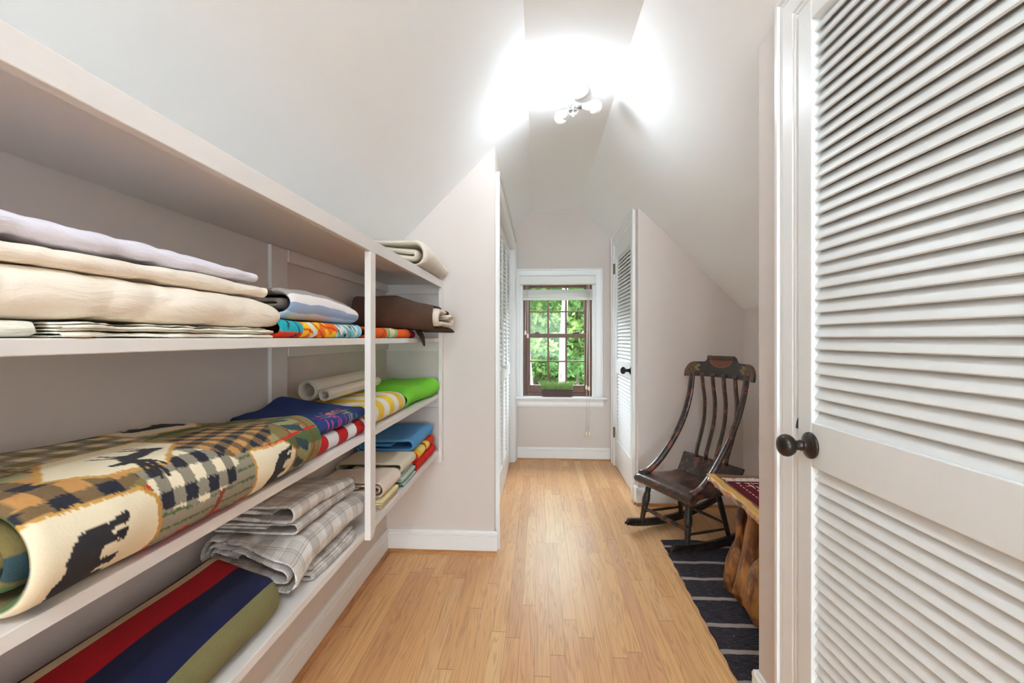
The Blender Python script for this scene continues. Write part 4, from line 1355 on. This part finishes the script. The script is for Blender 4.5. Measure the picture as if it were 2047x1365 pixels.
def turned(p0, p1, prof, n=14):
    """prof: (fraction, radius)"""
    p0, p1 = Vector(p0), Vector(p1); d = p1 - p0
    Mx = Matrix.Translation(p0) @ d.to_track_quat('Z', 'Y').to_matrix().to_4x4()
    return MB().lathe([(r, f * d.length) for f, r in prof], n, Mx)
legp = [(0, .012), (.05, .0145), (.18, .0165), (.24, .0175), (.27, .0155), (.33, .020), (.44, .0235), (.56, .021), (.60, .0165), (.62, .0195), (.66, .0175), (.85, .0145), (1, .0115)]
for a in (-1, 1):
    recalc(turned((.065, a * .160, .302), (.025, a * .190, .040), legp).build('leg', BW, CH, smooth=True, sharp=50))
    recalc(turned((.285, a * .150, .302), (.335, a * .190, .030), [(0, .013), (.3, .0165), (.7, .0145), (1, .0115)]).build('leg', BW, CH, smooth=True, sharp=50))
recalc(turned((.038, -.178, .130), (.038, .178, .130), [(0, .007), (.1, .009), (.3, .012), (.42, .0125), (.44, .0105), (.46, .014), (.54, .014), (.56, .0105), (.58, .0125), (.7, .012), (.9, .009), (1, .007)]).build('stretcher', DW, CH, smooth=True, sharp=50))
recalc(turned((.315, -.175, .125), (.315, .175, .125), [(0, .007), (.5, .0095), (1, .007)]).build('stretcher', BW, CH, smooth=True, sharp=50))
for a in (-1, 1):
    recalc(turned((.035, a * .182, .108), (.322, a * .180, .095), [(0, .006), (.5, .0085), (1, .006)]).build('stretcher', BW, CH, smooth=True, sharp=50))
    vs, top_, bot_ = [], [], []
    for i in range(41):
        x = -.088 + .75 * i / 40
        zb = .0065 + .40 * (x - .20) ** 2
        hh = .046 - .012 * abs(x - .15)
        f = min(1, (x + .088) / .03)
        top_.append((x, zb + hh * math.sqrt(max(.02, 1 - (1 - f) ** 2)))); bot_.append((x, zb + (0 if f >= 1 else (1 - f) ** 2 * .014)))
    b = MB().prism(top_ + bot_[::-1], 'y', a * .192 - .011, a * .192 + .011)
    recalc(b.build('rocker', BW, CH, bevel=.003))

# ------------------------------------------------------------------ rug
def rug_mat():
    t = NT('woven_rug')
    x, y, z = t.xyz(t.obj())
    w = t.noise(t.comb(t.math('MULTIPLY', x, 9), y, 0.0), 1.0, 3)
    yy = t.math('ADD', y, t.math('MULTIPLY', t.math('SUBTRACT', w, .5), .022))
    st = t.noise(t.comb(t.math('MULTIPLY', x, 25), t.math('MULTIPLY', y, 330), 0.0), 1.0, 3, .6)
    c = t.ramp(st, [(.3, srgb(34, 31, 34)), (.5, srgb(52, 48, 54)), (.72, srgb(88, 82, 86))])
    for yc in (2.598, 2.418, 2.256, 2.085, 1.895, 1.735, 1.58, 1.42):
        m = t.math('LESS_THAN', t.math('ABSOLUTE', t.math('SUBTRACT', yy, yc)), .0125)
        c = t.mix(t.math('MULTIPLY', m, .85), c, srgb(168, 154, 148))
    sp = t.noise(t.obj(), 150, 1)
    c = t.mix(t.math('GREATER_THAN', sp, .76), c, srgb(190, 186, 184))
    n = t.noise(t.obj(), 260, 3)
    t.bump(t.math('ADD', st, n), .7, .002)
    return t.set(c, .95, spec=.1)
vs, cl = [], []
nx, ny = 60, 130
G = np.zeros((nx, ny, 3))
for i in range(nx):
    for j in range(ny):
        fx, fy = i / (nx - 1), j / (ny - 1)
        y = 1.30 + 1.375 * fy + .012 * math.sin(fx * 9) * fy
        x0 = .664 + .034 * (y - 1.3) / 1.37 + .0022 * math.sin(y * 60)
        x = x0 + (1.385 - x0) * fx
        G[i, j] = (x, y, .0062 + .0010 * math.sin(x * 26 + 3 * math.sin(y * 9)) * math.sin(y * 31))
top_ = G.reshape(-1, 3); bot_ = top_.copy(); bot_[:, 2] = .0008
V = np.vstack([top_, bot_]); Q = nx * ny; F = []
for i in range(nx - 1):
    for j in range(ny - 1):
        k = i * ny + j; F.append((k, k + ny, k + ny + 1, k + 1)); F.append((Q + k, Q + k + 1, Q + k + ny + 1, Q + k + ny))
for j in range(ny - 1):
    for i in (0, nx - 1): k = i * ny + j; F.append((k, k + 1, Q + k + 1, Q + k))
for i in range(nx - 1):
    for j in (0, ny - 1): k = i * ny + j; F.append((k, k + ny, Q + k + ny, Q + k))
rug = recalc(mesh_obj('rug', V, F, rug_mat(), None, True, sharp=60))
tag(rug, 'dark charcoal woven rug with thin pale stripes under the bench and rocker', 'rug')

# ------------------------------------------------------------------ live edge bench
BT = thing('live_edge_bench', 'low live edge slab bench on gnarled trunk legs beside the rocking chair', 'bench', (1.08, 1.9, .007))
def slab_mat():
    t = NT('live_edge_slab')
    o = t.obj(); x, y, z = t.xyz(o)
    g = t.noise(t.comb(t.math('MULTIPLY', x, 22), t.math('MULTIPLY', y, 2.2), 0.0), 1.0, 4, .6, .5)
    top = t.ramp(g, [(.3, srgb(120, 72, 50)), (.5, srgb(146, 92, 64)), (.7, srgb(116, 78, 62))])
    d = t.math('ADD', t.math('ADD', x, .262), t.math('MULTIPLY', t.math('SUBTRACT', t.noise(t.comb(0.0, y, 0.0), 7, 2), .5), .03))
    top = t.mix(t.math('LESS_THAN', d, .042), top, t.ramp(g, [(.3, srgb(206, 152, 70)), (.6, srgb(232, 186, 104))]))
    e = t.noise(t.comb(t.math('MULTIPLY', x, 12), t.math('MULTIPLY', y, 16), t.math('MULTIPLY', z, 26)), 1.0, 4, .65, .4)
    edge = t.ramp(e, [(.28, srgb(66, 54, 52)), (.42, srgb(126, 100, 84)), (.5, srgb(196, 140, 100)), (.62, srgb(214, 164, 116)), (.75, srgb(150, 130, 140))])
    m = t.math('LESS_THAN', z, .4875)
    t.bump(e, .4, .003)
    return t.set(t.mix(m, top, edge), .38, coat=.2)
out = []
def epts():
    L = []
    for i in range(40):
        y = 1.45 + (2.318 - 1.45) * i / 39
        L.append((.822 + .004 * math.sin(y * 17) + .003 * math.sin(y * 41), y))
    L += [(.826, 2.322)]
    for i in range(1, 16): L.append((.826 + (1.33 - .826) * i / 15, 2.322 - .062 * i / 15 + .002 * math.sin(i)))
    L += [(1.335, 1.45)]
    return L
E0 = epts(); n = len(E0)
cxy = (1.08, 1.9)
vs = []
for z, ins, wob in ((.455, .020, .006), (.462, .008, .006), (.472, .002, .005), (.482, .0, .004), (.490, .002, .002), (.4925, .006, 0)):
    for i, (x, y) in enumerate(E0):
        k = 1 - ins / .25
        j = wob * (math.sin(y * 53 + z * 300) + math.sin(y * 97 + z * 500) * .6)
        vs.append(((x - cxy[0]) * k + j, (y - cxy[1]) * k, z))
fs = [(r * n + i, r * n + (i + 1) % n, (r + 1) * n + (i + 1) % n, (r + 1) * n + i) for r in range(5) for i in range(n)]
fs += [tuple(range(n))[::-1], tuple(range(5 * n, 6 * n))]
recalc(mesh_obj('table_top', vs, fs, slab_mat(), BT, False))
def trunk_mat():
    t = NT('juniper_trunk')
    o = t.obj()
    g = t.noise(t.scale(o, (34, 34, 6)), 1.0, 5, .65, .8)
    g2 = t.noise(t.scale(o, (14, 14, 5)), 1.0, 3, .6, 1.2)
    c = t.ramp(g2, [(.30, srgb(66, 36, 24)), (.42, srgb(128, 78, 44)), (.52, srgb(176, 118, 62)), (.68, srgb(206, 150, 84))])
    c = t.mix(t.math('MULTIPLY', t.math('GREATER_THAN', g, .58), .55), c, srgb(92, 54, 34))
    t.bump(g, .5, .004)
    return t.set(c, .35, coat=.35)
TM = trunk_mat()
def trunk(pts, seed):
    P = [Vector((p[0] - 1.08, p[1] - 1.9, p[2])) for p in pts]; R = [p[3] for p in pts]
    # resample
    m = 34; n = 26; vs = []; r = random.Random(seed); ph = [r.uniform(0, 6) for _ in range(6)]
    for i in range(m):
        q = i / (m - 1) * (len(P) - 1); k = min(int(q), len(P) - 2); f = q - k; f = f * f * (3 - 2 * f)
        c = P[k].lerp(P[k + 1], f); rad = R[k] * (1 - f) + R[k + 1] * f
        for j in range(n):
            a = 2 * PI * j / n
            g = 1 + .10 * math.sin(3 * a + ph[0] + c.z * 9) + .07 * math.sin(5 * a + ph[1] - c.z * 14) + .05 * math.sin(2 * a + ph[2] + c.z * 30)
            g -= .12 * max(0, math.sin(2 * a + ph[3] + c.z * 6)) ** 8
            vs.append((c.x + rad * g * math.cos(a), c.y + rad * g * math.sin(a), c.z))
    fs = [(i * n + k, i * n + (k + 1) % n, (i + 1) * n + (k + 1) % n, (i + 1) * n + k) for i in range(m - 1) for k in range(n)]
    fs += [tuple(range(n))[::-1], tuple(range((m - 1) * n, m * n))]
    recalc(mesh_obj('trunk_leg', vs, fs, TM, BT, True, sharp=70))
trunk([(.885, 2.165, .0, .030), (.888, 2.162, .05, .042), (.905, 2.160, .13, .044), (.930, 2.165, .22, .033), (.945, 2.165, .36, .030), (.965, 2.15, .458, .036)], 1)
trunk([(.905, 2.035, .0, .030), (.890, 2.04, .05, .044), (.915, 2.045, .15, .046), (.935, 2.05, .26, .040), (.950, 2.07, .37, .036), (.965, 2.08, .458, .042)], 2)
trunk([(.915, 1.915, .0, .050), (.905, 1.915, .05, .068), (.905, 1.92, .13, .066), (.915, 1.925, .20, .055), (.925, 1.925, .245, .038), (.93, 1.925, .262, .012)], 3)
trunk([(1.04, 1.98, .0, .06), (1.04, 1.99, .12, .058), (1.02, 2.01, .28, .05), (1.03, 2.0, .458, .055)], 4)
trunk([(1.10, 1.66, .0, .07), (1.09, 1.66, .15, .062), (1.10, 1.67, .30, .05), (1.10, 1.66, .458, .06)], 5)
# woven mat on the bench
def mat_mat():
    t = NT('burgundy_weave')
    x, y, z = t.xyz(t.obj())
    n = t.noise(t.obj(), 380, 2)
    c = t.mix(n, srgb(116, 36, 46), srgb(88, 26, 36))
    def dash(xc, per, w, duty=.6, ph=0.):
        a = t.math('LESS_THAN', t.math('ABSOLUTE', t.math('SUBTRACT', t.math('ADD', x, t.math('MULTIPLY', t.math('SINE', t.math('MULTIPLY', y, 300.0)), .0006)), xc)), w)
        b_ = t.math('LESS_THAN', t.math('FRACT', t.math('DIVIDE', t.math('ADD', y, 9 + ph), per)), duty)
        return t.math('MULTIPLY', a, b_)
    def dashy(yc, per, w, duty=.6):
        a = t.math('LESS_THAN', t.math('ABSOLUTE', t.math('SUBTRACT', y, yc)), w)
        b_ = t.math('MULTIPLY', t.math('LESS_THAN', t.math('FRACT', t.math('DIVIDE', t.math('ADD', x, 9), per)), duty), t.math('GREATER_THAN', x, -.118))
        return t.math('MULTIPLY', a, b_)
    inn = t.math('LESS_THAN', y, .262)
    for m in (dash(-.112, .030, .0024, .55), dash(-.066, .09, .0026, .8), dash(-.048, .09, .0026, .7, .03), dash(-.005, .05, .003, .6), dashy(.255, .040, .004, .55), dashy(.215, .09, .003, .4)):
        c = t.mix(t.math('MULTIPLY', m, inn), c, srgb(236, 220, 214))
    t.bump(n, .5, .001)
    return t.set(c, .9, spec=.1)
WM = thing('woven_mat', 'burgundy woven mat with white stitching and fringe on the bench top', 'mat', (1.02, 1.90, .4995))
b = MB().box(-.148, .160, -.38, .285, .0003, .0042)
b.build('woven_cloth', mat_mat(), WM, bevel=.001)
fv, ff = [], []
b = MB()
for i in range(120):
    x = -.150 + .312 * i / 119
    dx, dy = random.gauss(0, .007), random.uniform(.022, .045)
    b.tube([(x, .280, .003), (x + dx * .5, .284 + dy * .5, .0065 + random.uniform(0, .007)), (x + dx, .284 + dy, .003)], .0016, 5)
fr = b.build('fringe', fabric('white_fringe', srgb(244, 236, 226)), WM, smooth=True); fr['kind'] = 'stuff'

# ------------------------------------------------------------------ outside: wooded slope
GZ = lambda y: -2.9 + max(0, y - 6) * .16
def leafcloud(name, C, size, mat, parent=None, origin=(0, 0, 0)):
    N = len(C)
    a = rng.normal(size=(N, 3)); a /= np.linalg.norm(a, axis=1)[:, None]
    b_ = np.cross(a, rng.normal(size=(N, 3))); b_ /= np.linalg.norm(b_, axis=1)[:, None]
    s = size * rng.uniform(.6, 1.4, (N, 1))
    V = np.stack([C - a * s, C + b_ * s * .55, C + a * s, C - b_ * s * .55], 1).reshape(-1, 3) - np.array(origin)
    F = np.arange(4 * N).reshape(N, 4)
    return mesh_obj(name, V, F, mat, parent, False)
def leaf_mat(name, c1, c2, c3):
    t = NT(name)
    n = t.noise(t.obj(), .9, 3)
    n2 = t.noise(t.obj(), 14, 1)
    c = t.ramp(t.math('ADD', t.math('MULTIPLY', n, .7), t.math('MULTIPLY', n2, .3)), [(.3, c1), (.5, c2), (.7, c3)])
    tr = t.n.new('ShaderNodeBsdfTranslucent'); t.put(tr.inputs['Color'], c)
    mx = t.n.new('ShaderNodeMixShader'); mx.inputs[0].default_value = .4
    t.set(c, .6, spec=.2)
    t.t.links.new(t.bsdf.outputs[0], mx.inputs[1]); t.t.links.new(tr.outputs[0], mx.inputs[2]); t.t.links.new(mx.outputs[0], t.out.inputs['Surface'])
    return t.m
LM1 = leaf_mat('spring_leaves', srgb(106, 138, 76), srgb(142, 170, 100), srgb(184, 202, 132))
LM2 = leaf_mat('darker_leaves', srgb(70, 108, 62), srgb(104, 146, 84), srgb(146, 180, 112))
gm_ = paint('forest_floor', srgb(120, 128, 88), .9, .35, .3, 3)
V = [(x, y, GZ(y)) for x in (-14, 14) for y in (4.6, 6, 14, 24, 40)]
F = [(i, i + 5, i + 6, i + 1) for i in range(4)]
gr = mesh_obj('ground', V, F, gm_, None, False); gr['kind'] = 'structure'
bark_pale = NT('pale_bark'); o_ = bark_pale.obj(); nb = bark_pale.noise(bark_pale.scale(o_, (12, 12, 3)), 1.0, 4, .6)
bark_pale.bump(nb, .6, .02); bark_pale.set(bark_pale.ramp(nb, [(.3, srgb(108, 100, 98)), (.5, srgb(150, 142, 139)), (.7, srgb(174, 166, 163))]), .9)
bark_pale = bark_pale.m
bark_dark = NT('dark_bark'); nb = bark_dark.noise(bark_dark.scale(bark_dark.obj(), (12, 12, 2)), 1.0, 4, .6)
bark_dark.bump(nb, .6, .02); bark_dark.set(bark_dark.ramp(nb, [(.3, srgb(86, 78, 68)), (.6, srgb(136, 124, 110))]), .9)
bark_dark = bark_dark.m
def tree(x, y, r, lean, mat, crown, nleaf, lm, label, h=9.0, size=.075, cz=None):
    t = thing('tree', label, 'tree', (x, y, GZ(y)))
    pts = [(lean * k * .1 + .03 * math.sin(k * 1.3 + x), .02 * math.sin(k + y), -.2 + h * k / 10) for k in range(11)]
    recalc(MB().tube(pts, [r * (1.25 - .06 * k) for k in range(11)], 14).build('trunk', mat, t, smooth=True))
    for k in range(4):
        bb = MB()
        a = random.uniform(.3, PI - .3); z0 = h * random.uniform(.60, .85); L = random.uniform(1.0, 2.0)
        kx = lean * z0 / h
        bb.tube([(kx, 0, z0), (kx + L * .5 * math.cos(a), L * .5 * math.sin(a), z0 + .35 * L), (kx + L * math.cos(a), L * math.sin(a), z0 + .5 * L)], [r * .4, r * .25, r * .1], 6)
        bb.build('branch', mat, t, smooth=True)
    # crown of leaf sprays
    ctr = rng.normal(size=(46, 3)) * np.array(crown); ctr[:, 2] = np.abs(ctr[:, 2]) * .9 + (cz if cz is not None else h * .33)
    C = np.concatenate([c + rng.normal(size=(nleaf // 46, 3)) * np.array([.42, .42, .13]) for c in ctr])
    leafcloud('foliage', C, size, lm, t)
    return t
GRP = 'slender trees in the wood beyond the window'
tree(.437, 9.2, .066, .10, bark_pale, (1.3, 1.3, 2.6), 6000, LM1, 'straight pale trunked tree nearest behind the window centre', cz=4.6)
tree(-.02, 9.6, .085, -.62, bark_pale, (1.4, 1.2, 2.6), 6000, LM1, 'leaning pale trunked tree behind the left panes of the window', cz=4.6)
tree(1.03, 12.5, .05, .1, bark_dark, (1.4, 1.4, 2.8), 7000, LM2, 'thin dark trunked tree behind the right window panes', cz=2.2)
tree(-.28, 13.6, .045, .3, bark_dark, (1.4, 1.4, 2.8), 7000, LM1, 'thin dark trunked tree far behind the left window panes', cz=2.0)
tree(1.30, 15.5, .07, -.2, bark_dark, (1.5, 1.5, 3.0), 8000, LM2, 'tall dark tree at the right edge of the window view', cz=1.6)
tree(.55, 17.0, .06, .2, bark_dark, (1.6, 1.4, 3.0), 9000, LM2, 'dark trunked tree deep in the wood behind the window centre', cz=1.4)
tree(-.9, 17.5, .06, .2, bark_dark, (1.6, 1.4, 3.0), 9000, LM1, 'dark trunked tree deep in the wood at the left', cz=1.4)
tree(2.2, 19.0, .08, -.2, bark_dark, (1.8, 1.4, 3.0), 9000, LM2, 'broad dark tree far out to the right of the window', cz=1.2)
C = []
for i in range(420):
    y = rng.uniform(12, 26); x = rng.uniform(-.22, .34) * y + .2; zc = GZ(y) + abs(rng.normal()) * 2.6 + .2
    C.append(np.array([x, y, zc]) + rng.normal(size=(90, 3)) * np.array([.5, .4, .16]))
ug = leafcloud('tree_undergrowth', np.concatenate(C), .085, LM1)
tag(ug, 'thick green understorey of leaves filling the wood', 'undergrowth'); ug['kind'] = 'stuff'
C = []
for i in range(1500):
    y = rng.uniform(24, 32); x = rng.uniform(-.26, .40) * y; zc = rng.uniform(-2.5, 8.5)
    C.append(np.array([x, y, zc]) + rng.normal(size=(42, 3)) * np.array([.8, .5, .4]))
ug = leafcloud('tree_foliage', np.concatenate(C), .24, LM1)
tag(ug, 'distant wall of green woodland leaves', 'foliage'); ug['kind'] = 'stuff'
